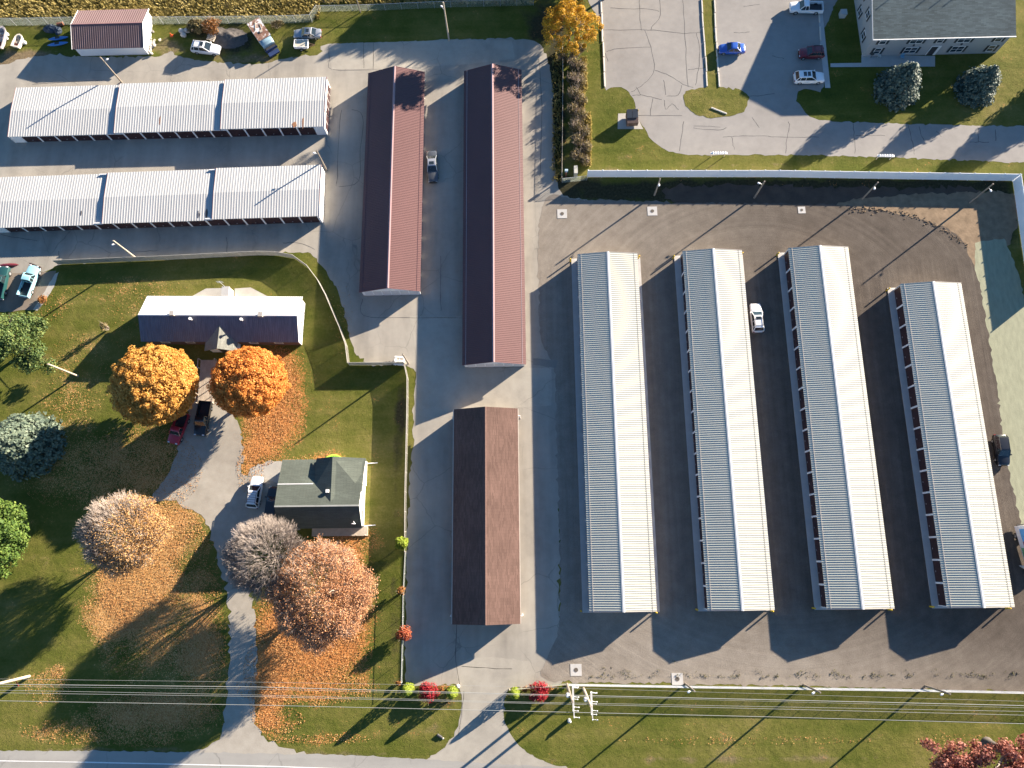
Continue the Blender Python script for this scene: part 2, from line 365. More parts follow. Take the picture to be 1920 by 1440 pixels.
def gravel_material():
    m, n, l, b = nodes_of('yard_gravel'); p = pos(n, l)
    g = n.new('ShaderNodeSeparateXYZ'); l.new(p, g.inputs[0])
    mid = noise(n, l, p, .5, 6, .65); fine = noise(n, l, p, 7., 4, .7); big = noise(n, l, p, .07, 3)
    st = noise(n, l, pos(n, l, (1.1,.035,1)), 1., 4, .6, .3)
    # lane of tyre tracks bending round the ends of the sheds: streaks along rings
    r = n.new('ShaderNodeVectorMath'); r.operation = 'DISTANCE'; l.new(p, r.inputs[0]); r.inputs[1].default_value = (38, 28, 0)
    cmb = n.new('ShaderNodeCombineXYZ'); l.new(r.outputs['Value'], cmb.inputs[0])
    ring = noise(n, l, cmb.outputs[0], .95, 4, .7)
    outer = fmath(n, l, 'MAXIMUM', remap(n, l, g.outputs[1], 44, 48), remap(n, l, g.outputs[1], -6, -10))
    tr = fmath(n, l, 'ADD', fmath(n, l, 'MULTIPLY', ring, outer), fmath(n, l, 'MULTIPLY', st, fmath(n, l, 'SUBTRACT', 1., outer)))
    s = fmath(n, l, 'ADD', fmath(n, l, 'MULTIPLY', mid, .3), fmath(n, l, 'ADD', fmath(n, l, 'MULTIPLY', fine, .26), fmath(n, l, 'ADD', fmath(n, l, 'MULTIPLY', tr, .26), fmath(n, l, 'MULTIPLY', big, .18))))
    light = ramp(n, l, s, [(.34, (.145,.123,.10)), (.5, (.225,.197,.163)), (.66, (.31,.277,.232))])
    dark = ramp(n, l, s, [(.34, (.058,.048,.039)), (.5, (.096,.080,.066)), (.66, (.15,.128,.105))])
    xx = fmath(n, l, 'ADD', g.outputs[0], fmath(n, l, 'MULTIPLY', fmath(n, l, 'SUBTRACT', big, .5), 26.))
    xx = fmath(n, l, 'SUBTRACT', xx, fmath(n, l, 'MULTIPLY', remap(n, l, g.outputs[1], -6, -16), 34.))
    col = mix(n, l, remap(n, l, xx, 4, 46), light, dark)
    l.new(col, b.inputs['Base Color']); b.inputs['Roughness'].default_value = .95; b.inputs['Specular IOR Level'].default_value = .1
    bump(n, l, b, fmath(n, l, 'ADD', fine, fmath(n, l, 'MULTIPLY', tr, 1.2)), .5, .06)
    return m
M['gravel'] = gravel_material()
M['dirt'] = mat('bare_dirt', (.225,.165,.108), .95, var=.38, scale=.9, bmp=.9, bscale=2.2, spec=.1)
M['straw'] = mat('straw_blanket', (.285,.29,.20), .9, var=.22, scale=.8, bmp=.5, bscale=5, stretch=(2.5,.7,1), spec=.1)
M['field'] = mat('dry_field', (.46,.36,.22), .95, var=.30, scale=.9, bmp=.8, bscale=2.5, stretch=(.25,1.6,1), spec=.05)

def strip(mb, px, w, z, mi=1, jit=.04, pxw=True):
    pts = smooth_poly([P(x, y) for x, y in px], 4, False) if len(px) > 2 else [P(*px[0]).lerp(P(*px[1]), t/6) for t in range(7)]
    pts = [Vector((p.x+random.gauss(0, jit), p.y+random.gauss(0, jit), z)) for p in pts]
    L = []
    for i, p in enumerate(pts):
        d = (pts[min(i+1, len(pts)-1)]-pts[max(i-1, 0)]).normalized(); nn = Vector((-d.y, d.x, 0)); ww = w*random.uniform(.6, 1.25)/2
        L.append((p-nn*ww, p+nn*ww))
    for (a, b), (c, d) in zip(L, L[1:]): mb.poly([a, c, d, b], mi)

sheet('field', [(-420,-160),(1000,-150),(1010,-40),(760,-6),(600,4),(520,12),(420,16),(360,10),(250,0),(120,-14),(-420,-20)], .004, M['field'], .25)
# storage yard: old asphalt, then the gravel yard, pads and patches laid over each other
def yard_cracks(mb, z):
    for c in ([(616,88),(618,112),(622,130),(700,131),(745,128)],[(700,80),(700,130)],[(682,80),(682,128)],[(660,205),(680,218),(676,280),(672,340),(635,350)],[(640,205),(635,260),(632,330),(630,348)],
              [(826,480),(826,560),(827,582)],[(680,560),(682,592),(760,596),(830,596),(868,596)],[(960,840),(962,1000)],[(590,468),(560,455),(530,456)],[(110,470),(112,490)],[(296,470),(252,472)],
              [(865,1250),(960,1255)],[(856,1170),(855,1240),(862,1284)],[(1010,110),(1016,200),(1013,330)],[(425,445),(426,475)],[(870,1295),(860,1380)],[(200,150),(60,158)],[(0,440),(70,452)]):
        strip(mb, c, .07, z+.006, 1)
sheet('yard_asphalt', [(-200,130),(0,122),(40,110),(110,102),(150,106),(290,106),(320,97),(350,109),(480,120),(540,108),(600,102),(614,84),(760,79),(850,74),(960,72),(1002,78),
    (1022,96),(1034,150),(1038,250),(1042,330),(1058,366),(1110,378),(1110,420),(1060,520),(1050,700),(1050,900),(1050,1150),(1060,1276),(1010,1285),(955,1288),(948,1300),(944,1330),(950,1365),(975,1400),(1010,1425),(1060,1450),
    (720,1450),(790,1428),(835,1398),(858,1362),(866,1322),(864,1288),(800,1284),(762,1282),(760,1180),(764,1000),(768,900),(774,840),(776,760),(781,715),(770,688),(735,684),(700,684),(680,674),(664,660),
    (655,630),(650,600),(632,545),(610,508),(588,480),(562,473),(500,473),(400,478),(200,489),(112,496),(60,512),(-200,520)], .010, [M['yard'], M['sealant']], .14, extra=yard_cracks)
sheet('yard_patch', [(618,82),(850,75),(960,76),(965,110),(880,120),(745,128),(622,131)], .016, M['yard2'], .03, sharp=True)
sheet('concrete_patch', [(768,592),(866,592),(868,690),(1034,690),(1034,760),(985,764),(850,768),(780,800),(776,740),(784,690)], .016, M['yard2'], .05, sharp=True)
sheet('drive_apron', [(862,1240),(990,1240),(1000,1285),(955,1290),(944,1330),(952,1368),(985,1410),(1040,1450),(740,1450),(800,1425),(842,1396),(862,1360),(868,1322)], .016, M['yard2'], .05)
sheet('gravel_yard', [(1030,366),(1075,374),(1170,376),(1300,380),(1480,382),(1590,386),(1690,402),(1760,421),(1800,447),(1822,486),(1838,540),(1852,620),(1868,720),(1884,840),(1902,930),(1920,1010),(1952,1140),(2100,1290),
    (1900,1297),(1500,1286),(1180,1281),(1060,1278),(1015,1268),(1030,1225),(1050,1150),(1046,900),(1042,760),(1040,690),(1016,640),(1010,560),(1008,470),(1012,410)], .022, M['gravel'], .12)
sheet('yard_lip', [(1042,690),(1000,684),(1000,672),(1046,676)], .030, M['patch'], .03, sharp=True)
sheet('dirt', [(1540,392),(1600,376),(1660,368),(1790,362),(1905,366),(1900,440),(1880,470),(1840,500),(1820,500),(1780,450),(1690,420),(1610,410)], .018, M['dirt'], .2)
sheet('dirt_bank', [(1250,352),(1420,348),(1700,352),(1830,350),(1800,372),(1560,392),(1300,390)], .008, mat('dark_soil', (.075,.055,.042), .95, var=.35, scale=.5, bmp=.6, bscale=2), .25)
sheet('straw_blanket', [(1829,455),(1884,447),(1896,480),(1912,520),(1935,640),(2010,800),(2060,1060),(1930,1080),(1898,1000),(1880,910),(1862,820),(1846,716),(1836,646),(1826,560)], .020, M['straw'], .10, sharp=True)
sheet('truck_pad', [(-60,520),(20,513),(105,508),(100,530),(78,562),(66,580),(-60,590)], .016, M['pad'], .05, sharp=True)
sheet('pad_kerb', [(103,514),(110,510),(102,538),(84,566),(70,583),(62,580),(78,556)], .022, M['concrete'], .03, sharp=True)
sheet('house_drive', [(372,720),(404,712),(432,770),(448,800),(456,850),(460,892),(478,876),(500,868),(532,866),(560,900),(560,990),(500,1000),(462,1040),(462,1080),(474,1130),(480,1200),(480,1290),(478,1330),(486,1368),(505,1390),(545,1408),(600,1416),(600,1432),
    (330,1432),(350,1414),(392,1398),(412,1376),(422,1340),(428,1280),(430,1200),(426,1120),(412,1066),(400,1010),(384,975),(350,950),(318,938),(290,946),(285,930),(312,890),(332,850),(345,800)], .016, M['drive'], .2)
sheet('house_pad', [(468,880),(500,868),(534,868),(530,905),(505,900),(486,898)], .022, M['concrete'], .04)
sheet('patio', [(352,560),(386,541),(420,540),(424,560)], .016, M['concrete'], .0, sharp=True)
sheet('patio', [(440,541),(470,539),(514,562),(440,562)], .016, M['concrete'], .0, sharp=True)
sheet('road', [(-400,1406),(200,1408),(600,1414),(760,1421),(960,1434),(1200,1448),(2300,1480),(2300,1592),(1200,1556),(760,1530),(200,1514),(-400,1510)], .024, M['road'], .06, sharp=True)
_mb = MB()
for a, b in (((-400,1420),(160,1429)), ((160,1429),(520,1437)), ((520,1437),(900,1452))): strip(_mb, [a, b], .14, .034, 0, .0)
_mb.build('road_edge_line', M['line_white'])['kind'] = 'structure'
# car park with sealed cracks
def lot_cracks(mb, z):
    C = [[(1145,15),(1180,17),(1210,16),(1236,21)],[(1199,0),(1200,30),(1203,57)],[(1236,-8),(1238,28),(1222,52),(1220,57)],[(1133,57),(1200,56),(1250,59),(1284,63),(1318,60)],[(1281,0),(1284,60),(1287,120),(1290,163)],
         [(1209,57),(1220,88),(1227,130),(1208,157),(1184,172)],[(1137,97),(1160,91),(1220,88)],[(1135,100),(1140,115)],[(1228,132),(1256,142),(1280,158),(1300,164)],[(1306,62),(1312,95),(1309,130),(1304,160)],[(1290,131),(1322,127)],
         [(1186,179),(1203,178),(1225,183),(1241,187)],[(1193,163),(1202,178)],[(1224,184),(1219,216)],[(1197,217),(1279,217)],[(1282,228),(1277,262),(1274,283)],[(1278,160),(1272,178),(1250,180)],[(1244,150),(1248,178)],[(1246,188),(1248,205),(1260,195),(1272,205)],
         [(1355,257),(1372,256),(1400,255),(1440,255)],[(1372,256),(1377,281)],[(1478,228),(1480,240),(1475,262),(1473,288)],[(1440,256),(1478,258),(1535,257)],[(1600,232),(1602,255),(1604,288)],[(1604,254),(1660,254)],[(1702,232),(1707,252),(1712,272),(1714,290)],[(1723,237),(1726,250),(1732,263)],
         [(1756,245),(1765,256)],[(1834,238),(1834,266)],[(1866,243),(1867,264)],[(1818,266),(1855,267)],[(1388,180),(1420,180),(1452,176)],[(1448,105),(1470,110)],[(1376,62),(1405,60)],[(1394,12),(1424,8)],[(1410,220),(1424,240)],[(1300,240),(1345,244),(1362,240)],[(1300,236),(1350,238)]]
    for c in C: strip(mb, c, .085, z+.006, 1)
sheet('parking_lot', [(1129,-30),(1131,60),(1134,162),(1146,163),(1172,167),(1188,185),(1192,212),(1206,240),(1224,264),(1248,281),(1290,290),(1340,290),(1500,291),(1700,296),(2100,306),(2100,246),(1932,238),(1870,236),(1700,232),(1600,229),(1548,227),
    (1518,217),(1498,196),(1494,176),(1508,166),(1546,163),(1544,60),(1540,-30)], .010, [M['lot'], M['sealant']], .10, sub=3, extra=lot_cracks)
def sub_sheet(name, px, z):
    o = sheet(name, px, z, M['grass'], .10); add_cover(o.data); return o
sub_sheet('grass_island', [(1280,186),(1287,172),(1310,165),(1345,164),(1388,168),(1402,180),(1401,200),(1385,214),(1350,221),(1318,218),(1295,208)], .030)
sub_sheet('grass_median', [(1316,-30),(1336,-30),(1340,60),(1346,168),(1326,168),(1322,80)], .026)
sheet('sidewalk', [(1533,12),(1541,12),(1557,165),(1547,165),(1539,96)], .028, M['slab'], 0, sharp=True)
sheet('sidewalk', [(1557,119),(1615,118),(1615,103),(1753,105),(1753,125),(1557,126)], .034, M['slab'], 0, sharp=True)
sheet('dumpster_pad', [(1159,213),(1191,212),(1206,242),(1158,242)], .016, M['concrete'], 0, sharp=True)
# ================================================================ BUILDINGS
def ribbed(mb, e0, e1, r0, r1, pitch, rh, thick=.05, mi=0):
    """ribbed metal sheet between an eave line e0-e1 and a ridge line r0-r1"""
    e0, e1, r0, r1 = map(Vector, (e0, e1, r0, r1)); L = (e1-e0).length
    nrm = (e1-e0).cross(r0-e0).normalized()
    if nrm.z < 0: nrm = -nrm
    n = max(1, round(L/pitch)); us = []
    for i in range(n):
        for a, h in ((0,0),(.62,0),(.70,rh),(.92,rh)): us.append(((i+a)/n, h))
    us.append((1., 0))
    prof = [(e0.lerp(e1, u)+nrm*h, r0.lerp(r1, u)+nrm*h) for u, h in us]
    for (a, b), (c, d) in zip(prof, prof[1:]): mb.poly([a, c, d, b], mi)
    dn = nrm*(-thick)
    mb.poly([e0+dn, r0+dn, r1+dn, e1+dn], mi)
    mb.poly([e0, e0+dn, e1+dn, e1], mi); mb.poly([e0, r0, r0+dn, e0+dn], mi); mb.poly([e1, e1+dn, r1+dn, r1], mi); mb.poly([r0, r1, r1+dn, r0+dn], mi)

def shed(name, label, group, x0, x1, y0, y1, eave, ridge, m, doors=17, over=.12, pitch=.305, rh=.034, slab=0., secs=None, end_doors=None, rot=0., horizontal=False, gutter=None, blank=0.0, ridge_m=None, side_blank=(0,0), shingle=False, door_sides=(-1,1)):
    """long self-storage building. local frame: length along +y, doors on both long sides"""
    W = x1-x0; L = y1-y0
    if horizontal:                                   # length runs along world x: local y -> world -x
        W, L = y1-y0, x1-x0
        root = thing(name, label, 'building', (x1, (y0+y1)/2, 0), R_(90+rot), group)
    else:
        root = thing(name, label, 'building', ((x0+x1)/2, y0, 0), R_(rot), group)
    hw = W/2-over; secs = secs or [(0, L, 0.)]
    walls = MB(); jamb = .26; dz = .07
    nd = doors
    yb0, yb1 = over+side_blank[0], L-over-side_blank[1]
    pd = (yb1-yb0)/nd; dw = pd-jamb
    def lift(y):
        for a, b, d in secs:
            if a-1e-6 <= y <= b+1e-6: return d
        return 0.
    head = .28
    for s in (-1, 1):
        xo, xi = s*hw, s*(hw-.16)
        a, b = min(xo, xi), max(xo, xi)
        if s not in door_sides:
            walls.box(a, b, over, L-over, 0, eave-.05); continue
        for i in range(nd+1):
            yy = yb0+i*pd
            lo, hi = yy-jamb/2, yy+jamb/2
            if i == 0: lo = over
            if i == nd: hi = L-over
            walls.box(a, b, lo, hi, 0, eave+lift(min(max(yy-.01 if i == nd else yy, 0), L))-.05)
        for i in range(nd):
            c = yb0+(i+.5)*pd; l_ = lift(c)
            walls.box(a+.004*(s<0), b-.004*(s>0), c-dw/2, c+dw/2, eave+l_-head-.05, eave+l_-.05)
            d = MB(); xf = s*(hw-.07)
            d.box(min(xf, xf-s*.05), max(xf, xf-s*.05), c-dw/2, c+dw/2, .02, eave+l_-head-.05)
            for k in range(5): z = .25+k*.38; d.box(min(xf, xf+s*.015), max(xf, xf+s*.015), c-dw/2+.03, c+dw/2-.03, z, z+.05)
            door = d.build('roll_up_door', m['door'], root)
            h = MB(); h.box(min(xf, xf+s*.05), max(xf, xf+s*.05), c-.10, c+.10, .55, .62); h.build('handle', M['steel'], door)
    for e, y in ((0, over), (1, L-over)):                                    # gable ends
        yi = y+(.14 if e == 0 else -.14); l_ = lift(0 if e == 0 else L)
        h0, h1 = eave+l_-.06, ridge+l_-.08
        q = [(-hw+.16,0),(hw-.16,0),(hw-.16,h0),(0,h1),(-hw+.16,h0)]
        walls.loft([[(x, y, z) for x, z in q], [(x, yi, z) for x, z in q]])
    w = walls.build('wall', m['wall'], root)
    if end_doors:
        for e, n_, mm in end_doors:
            y = over if e == 0 else L-over; sgn = -1 if e == 0 else 1
            pe = (2*hw-.5)/n_
            for i in range(n_):
                c = -hw+.25+(i+.5)*pe; d = MB()
                ya, yb = y+sgn*.005, y+sgn*.05
                d.box(c-pe/2+.11, c+pe/2-.11, min(ya, yb), max(ya, yb), .02, eave-.42)
                for k in range(4): d.box(c-pe/2+.14, c+pe/2-.14, min(yb, yb+sgn*.012), max(yb, yb+sgn*.012), .3+k*.4, .34+k*.4)
                d.build('end_door', mm, root)
    for a, b, dzs in secs:
        mb = MB(); A = a-(0 if a > 0 else 0); B = b
        hwf = W/2
        for s in (-1, 1):
            ribbed(mb, (s*hwf, A, eave+dzs), (s*hwf, B, eave+dzs), (0, A, ridge+dzs), (0, B, ridge+dzs), pitch, rh)
        for yy, sg in ((A, -1), (B, 1)):                                     # barge flashing over the sheet ends
            for s in (-1, 1): mb.bar((s*hwf, yy-sg*.03, eave+dzs-.03), (0, yy-sg*.03, ridge+dzs-.03), .05, .16, 1)
        roof = mb.build('roof', [m['roof'], m.get('barge', m['trim'])], root)
        cap = MB()
        for s in (-1, 1):
            sl = (ridge-eave)/hwf; t = .20
            cap.poly([(0, A, ridge+dzs+rh+.03), (0, B, ridge+dzs+rh+.03), (s*t, B, ridge+dzs+rh+.025-sl*t), (s*t, A, ridge+dzs+rh+.025-sl*t)])
        if m['cap']: cap.build('ridge_cap', m['cap'], roof)
        if gutter:
            for s in gutter:
                t = .055; sl = (ridge-eave)/hwf; x = s*(hwf-.55); z = eave+dzs+sl*.55+rh
                g = MB(); g.bar((x, A+.05, z+.012), (x, B-.05, z+.012), t, .03); g.build('roof_seam_strip', m['seam'], roof)
    if slab:
        sb = MB(); sb.box(-hw-slab, hw+slab, over-.35, L-over+.35, .004, .11); sb.build('foundation_slab', M['slab'], root)
    g = MB()
    for s in (-1, 1):
        for y in (over+.06, L-over-.06):
            x = s*(hw+.05); g.box(x-.04, x+.04, y-.05, y+.05, 0, eave-.06)
    g.build('downspout', m['trim'], root)
    return root

mB = dict(wall=M['white_paint'], door=M['door_brown'], roof=M['roof_b'], trim=M['trim_white'], cap=M['white_metal'], seam=mat('seam_strip', (.36,.34,.33), .6, var=.1), barge=mat('dark_barge', (.20,.17,.16), .6, var=.1))
WH = 'white ribbed roof storage buildings on gravel'
BX = [(8.65,18.2,-7.85,47.0), (25.4,34.85,-7.8,47.2), (42.2,51.7,-7.75,47.4), (59.05,68.5,-7.7,41.0)]
for i, (b, nm) in enumerate(zip(BX, ('leftmost of the four white ribbed storage buildings, beside the brown shingled building', 'white ribbed storage building with a white car parked along its right side',
        'white ribbed storage building between the white car lane and the shorter rightmost building', 'rightmost and shortest of the four white ribbed storage buildings, blinding white on its right slope'))):
    shed('storage_building', nm, WH, *b, 2.45, 3.22, mB, doors=17 if i < 3 else 15, slab=.95, pitch=.33, rh=.045, gutter=(-1, 1))
mU = dict(wall=M['white_paint'], door=M['door_brown'], roof=M['roof_u'], trim=M['trim_white'], cap=None, seam=M['steel'], barge=M['roof_m_trim'])
sU = [(0, 17.7, .64), (17.7, 36.1, .32), (36.1, 54.6, 0.)]
u1 = shed('storage_building', 'upper of the two long white roofed storage buildings stepped in three, below the maroon barn', 'stepped white roofed storage buildings', -88.0, -33.3, 70.9, 80.5, 2.0, 2.28, mU, doors=17, horizontal=True, pitch=.44, rh=.024, secs=sU, end_doors=[(0, 6, M['door_brown'])], rot=.25, side_blank=(1.7, 1.9))
u2 = shed('storage_building', 'lower of the two long white roofed storage buildings stepped in three, beside the slatted fence', 'stepped white roofed storage buildings', -88.4, -33.3, 54.45, 63.75, 2.0, 2.28, mU, doors=17, horizontal=True, pitch=.44, rh=.024, secs=sU, rot=.75, side_blank=(.3, 1.9))
for rt_, pxs, mm in ((u1, ((568,230,.3,1.3),(552,233,.9,.7),(300,226,.25,1.0)), mat('rust_stain', (.30,.15,.08), .8, var=.5, scale=3)), (u2, ((371,402,.22,.8),(374.5,402,.18,.7),(387,401,.5,1.3),(150,398,.3,.6)), mat('dark_stain', (.09,.075,.07), .8, var=.5, scale=3))):
    for px, py, a, c_ in pxs:
        q = P(px, py, 2.75) if px > 390 else P(px, py, 2.45); b = MB(); n_ = 9
        b.poly([(a*math.cos(6.283*k/n_)*random.uniform(.6,1)/1, c_*math.sin(6.283*k/n_)*random.uniform(.6,1)/2, 0) for k in range(n_)])
        s_ = b.build('stain', mm, rt_); s_.matrix_parent_inverse = Matrix.Identity(4)
        lo = Vector((q.x-rt_.location.x, q.y-rt_.location.y, 0)); lo.rotate(Matrix.Rotation(-rt_.rotation_euler.z, 3, 'Z'))
        w_ = 4.65; zt = 2.0+(2.28-2.0)*(1-abs(lo.x)/w_)+(.64 if lo.y < 17.7 else .32 if lo.y < 36.1 else 0)+.045
        s_.location = (lo.x, lo.y, zt); s_.rotation_euler = (0, R_(3.4) if lo.x < 0 else R_(-3.4), -rt_.rotation_euler.z)
        s_.rotation_euler = (0, -math.atan((.28)/w_) if lo.x < 0 else math.atan(.28/w_), 0); s_.scale = (c_/a if a else 1, a/c_, 1)
mM = dict(wall=M['white_paint'], door=M['door_brown'], roof=M['roof_m'], trim=M['trim_white'], cap=mat('maroon_cap', (.33,.21,.21), .45, var=.08), seam=mat('maroon_seam', (.12,.06,.07), .6), barge=M['roof_m_trim'])
mM2 = dict(mM, seam=mat('pale_seam', (.45,.36,.36), .5))
shed('storage_building', 'shorter maroon metal roofed storage building, left of the pair, dark car beside it', 'maroon roofed storage buildings', -26.3, -16.5, 41.2, 81.3, 2.25, 3.95, mM, doors=12, over=.32, pitch=.30, rh=.03, end_doors=[(0, 6, M['door_white'])], gutter=(1, -1))
shed('storage_building', 'longer maroon metal roofed storage building, right of the pair, beside the brushy fence row', 'maroon roofed storage buildings', -9.75, .15, 28.9, 81.3, 2.25, 3.95, mM2, doors=16, over=.32, pitch=.30, rh=.03, end_doors=[(0, 6, M['door_white'])], gutter=(1, -1))

def shingle_mat(name, c, var=.25, row=.16, along='Y', bump_s=.5):
    m, n, l, b = nodes_of(name); p = pos(n, l)
    s = n.new('ShaderNodeSeparateXYZ'); l.new(p, s.inputs[0])
    br = n.new('ShaderNodeTexBrick'); br.inputs['Scale'].default_value = 1.0
    br.inputs['Brick Width'].default_value = .9; br.inputs['Row Height'].default_value = row; br.inputs['Mortar Size'].default_value = .012; br.inputs['Mortar Smooth'].default_value = .6; br.inputs['Bias'].default_value = 0
    cb = n.new('ShaderNodeCombineXYZ')
    if along == 'Y': l.new(s.outputs[1], cb.inputs[0]); l.new(s.outputs[0], cb.inputs[1])
    else: l.new(s.outputs[0], cb.inputs[0]); l.new(s.outputs[1], cb.inputs[1])
    l.new(cb.outputs[0], br.inputs['Vector'])
    br.inputs['Color1'].default_value = V4(c, 1-var); br.inputs['Color2'].default_value = V4(c, 1+var); br.inputs['Mortar'].default_value = V4(c, .45)
    f = noise(n, l, p, .25, 5); g = noise(n, l, p, 7, 3)
    col = mix(n, l, 1.0, br.outputs['Color'], ramp(n, l, fmath(n, l, 'ADD', fmath(n, l, 'MULTIPLY', f, .7), fmath(n, l, 'MULTIPLY', g, .3)), [(.3, (.8,.8,.8)), (.7, (1.18,1.18,1.18))]), 'MULTIPLY')
    l.new(col, b.inputs['Base Color']); b.inputs['Roughness'].default_value = .9; b.inputs['Specular IOR Level'].default_value = .15
    bump(n, l, b, fmath(n, l, 'ADD', br.outputs['Fac'], g), bump_s, .02)
    return m
M['sh_brown'] = shingle_mat('brown_shingles', (.125,.078,.064), .16)
M['sh_green'] = shingle_mat('grey_green_shingles', (.092,.106,.090), .10, along='X')
M['sh_blue'] = shingle_mat('slate_shingles', (.105,.135,.135), .22, row=.22, along='X')
M['sh_porch'] = shingle_mat('porch_shingles', (.20,.205,.18), .16)

def slope(mb, a, b, c, d, t=.12, mi=0):                 # a thick roof slab from its four upper corners
    top = [Vector(p) for p in (a, b, c, d)]; low = [p-Vector((0,0,t)) for p in top]
    mb.loft([top, low], mi)
# --- brown shingled storage building
mS = dict(wall=mat('tan_wall', (.40,.34,.27), .7), door=M['door_brown'], trim=mat('tan_trim', (.48,.42,.35), .6))
rt = thing('storage_building', 'storage building with a plain brown shingle roof beside the entrance drive', 'building', (-6.1, -9.35, 0))
hw, L, ev, rg = 4.75, 31.3, 2.35, 4.05
wb = MB(); q = [(-hw+.35,0),(hw-.35,0),(hw-.35,ev),(0,rg-.16),(-hw+.35,ev)]
wb.loft([[(x, .3, z) for x, z in q], [(x, L-.3, z) for x, z in q]]); wb.build('wall', mS['wall'], rt)
rb = MB(); slope(rb, (-hw-.12,0,ev),(-hw-.12,L,ev),(0,L,rg),(0,0,rg)); slope(rb, (hw+.12,0,ev),(0,0,rg),(0,L,rg),(hw+.12,L,ev)); rf = rb.build('roof', M['sh_brown'], rt)
rc = MB()
for i in range(100):
    y = i*L/100
    for s in (-1, 1): rc.poly([(0,y,rg+.03),(0,y+L/100,rg+.018),(s*.17,y+L/100,rg-.045),(s*.17,y,rg-.03)])
rc.build('ridge_cap', mat('ridge_shingle', (.14,.085,.07), .9, var=.25, scale=2.), rf)
for s in (-1, 1):
    g = MB(); g.box(min(s*(hw+.12), s*(hw+.24)), max(s*(hw+.12), s*(hw+.24)), .05, L-.05, ev-.16, ev-.03); g.build('gutter', mS['trim'], rt)
    for y in (1.1, L-1.1):
        dsp = MB(); x = s*(hw+.42); dsp.tube([(s*(hw+.2), y, ev-.12), (x, y, ev-.25), (x, y, .1)], .06, 6); dsp.box(x-.09, x+.09, y-.09, y+.09, 0, 1.1); dsp.build('downspout', M['trim_white'], rt)
    for i in range(9):
        d = MB(); y = 1.6+i*3.3; x = s*(hw-.35); d.box(min(x, x+s*.04), max(x, x+s*.04), y, y+2.6, .02, 2.05); d.build('roll_up_door', M['door_brown'], rt)

# --- maroon barn at the upper left
rt = thing('barn', 'maroon ribbed roof barn with white walls standing by the dry field', 'building', (-72.5, 87.9, 0))
wb = MB(); hx, D, ev, rg = 6.1, 7.4, 2.25, 3.4
q = [(0,0),(D,0),(D,ev-.02),(D/2,rg-.1),(0,ev-.02)]
wb.loft([[(-hx, y, z) for y, z in q], [(hx, y, z) for y, z in q]]); wl = wb.build('wall', M['white_paint'], rt)
rb = MB(); ribbed(rb, (-hx-.25,-.3,ev-.1), (hx+.25,-.3,ev-.1), (-hx-.25,D/2,rg), (hx+.25,D/2,rg), .38, .05, mi=0); ribbed(rb, (-hx-.25,D+.3,ev-.1), (hx+.25,D+.3,ev-.1), (-hx-.25,D/2,rg), (hx+.25,D/2,rg), .38, .05, mi=0)
rf = rb.build('roof', M['barn_roof'], rt)
cp = MB()
for s in (-1, 1): cp.poly([(-hx-.25,D/2,rg+.085),(hx+.25,D/2,rg+.085),(hx+.25,D/2+s*.2,rg-.01),(-hx-.25,D/2+s*.2,rg-.01)])
cp.build('ridge_cap', mat('barn_cap', (.17,.09,.09), .5), rf)
for s in (-1, 1):
    e = MB()
    for a, b in (((s*(hx+.28),-.32,ev-.12),(s*(hx+.28),D/2,rg-.02)), ((s*(hx+.28),D+.32,ev-.12),(s*(hx+.28),D/2,rg-.02))): e.bar(a, b, .06, .2)
    e.build('barge_board', M['trim_white'], rf)
d = MB(); d.box(hx+.005, hx+.05, 2.0, 4.8, 0, 2.2); d.build('door', M['trim_white'], rt)

# --- windows and doors for houses
def window(root, o, ux, w, h, shutters=False, mullions=1, name='window', glass=None):
    """o = lower-left corner on the wall, ux = direction along the wall; the wall faces ux x z rotated outward"""
    ux = Vector(ux).normalized(); out = ux.cross(Vector((0,0,1))); o = Vector(o)
    def bx(mb, a, b, z0, z1, d0, d1):
        pts = [o+ux*x+Vector((0,0,z))+out*d for d in (d0, d1) for x, z in ((a,z0),(b,z0),(b,z1),(a,z1))]
        mb.loft([pts[:4], pts[4:]])
    f = MB(); t = .09
    bx(f, -t, w+t, -t, 0, .003, .06); bx(f, -t, w+t, h, h+t, .003, .06); bx(f, -t, 0, 0, h, .003, .06); bx(f, w, w+t, 0, h, .003, .06)
    bx(f, 0, w, h/2-.03, h/2+.03, .012, .045)
    for i in range(1, mullions): bx(f, w*i/mullions-.035, w*i/mullions+.035, 0, h/2-.03, .012, .045); bx(f, w*i/mullions-.035, w*i/mullions+.035, h/2+.03, h, .012, .045)
    fr = f.build(name, M['trim_white'], root)
    g = MB(); bx(g, 0, w, 0, h, .002, .010); g.build('pane', glass or M['winglass'], fr)
    if shutters:
        for a, b in ((-t-.42, -t-.02), (w+t+.02, w+t+.42)):
            s = MB(); bx(s, a, b, -t, h+t, .003, .05); s.build('shutter', mat('shutter_dark', (.03,.035,.04), .6), root)
# --- apartment building, upper right
AX0, AX1, AY0, AY1 = 59.5, 82.5, 84.1, 101.5
rt = thing('apartment_building', 'two storey apartment building with slate shingle roof and shuttered windows', 'building', (AX0, AY0, 0))
W, D, ev, rg = AX1-AX0, AY1-AY0, 4.85, 6.9
wb = MB(); q = [(0,0),(D,0),(D,ev),(D/2,rg-.2),(0,ev)]
wb.loft([[(0, y, z) for y, z in q], [(W, y, z) for y, z in q]]); wb.build('wall', mat('apartment_siding', (.36,.36,.36), .7, var=.05, bmp=.25, bscale=3, stretch=(.2,.2,6)), rt)
rb = MB(); slope(rb, (-.35,-.45,ev-.1),(W+.35,-.45,ev-.1),(W+.35,D/2,rg),(-.35,D/2,rg)); slope(rb, (-.35,D+.45,ev-.1),(-.35,D/2,rg),(W+.35,D/2,rg),(W+.35,D+.45,ev-.1)); rf = rb.build('roof', M['sh_blue'], rt)
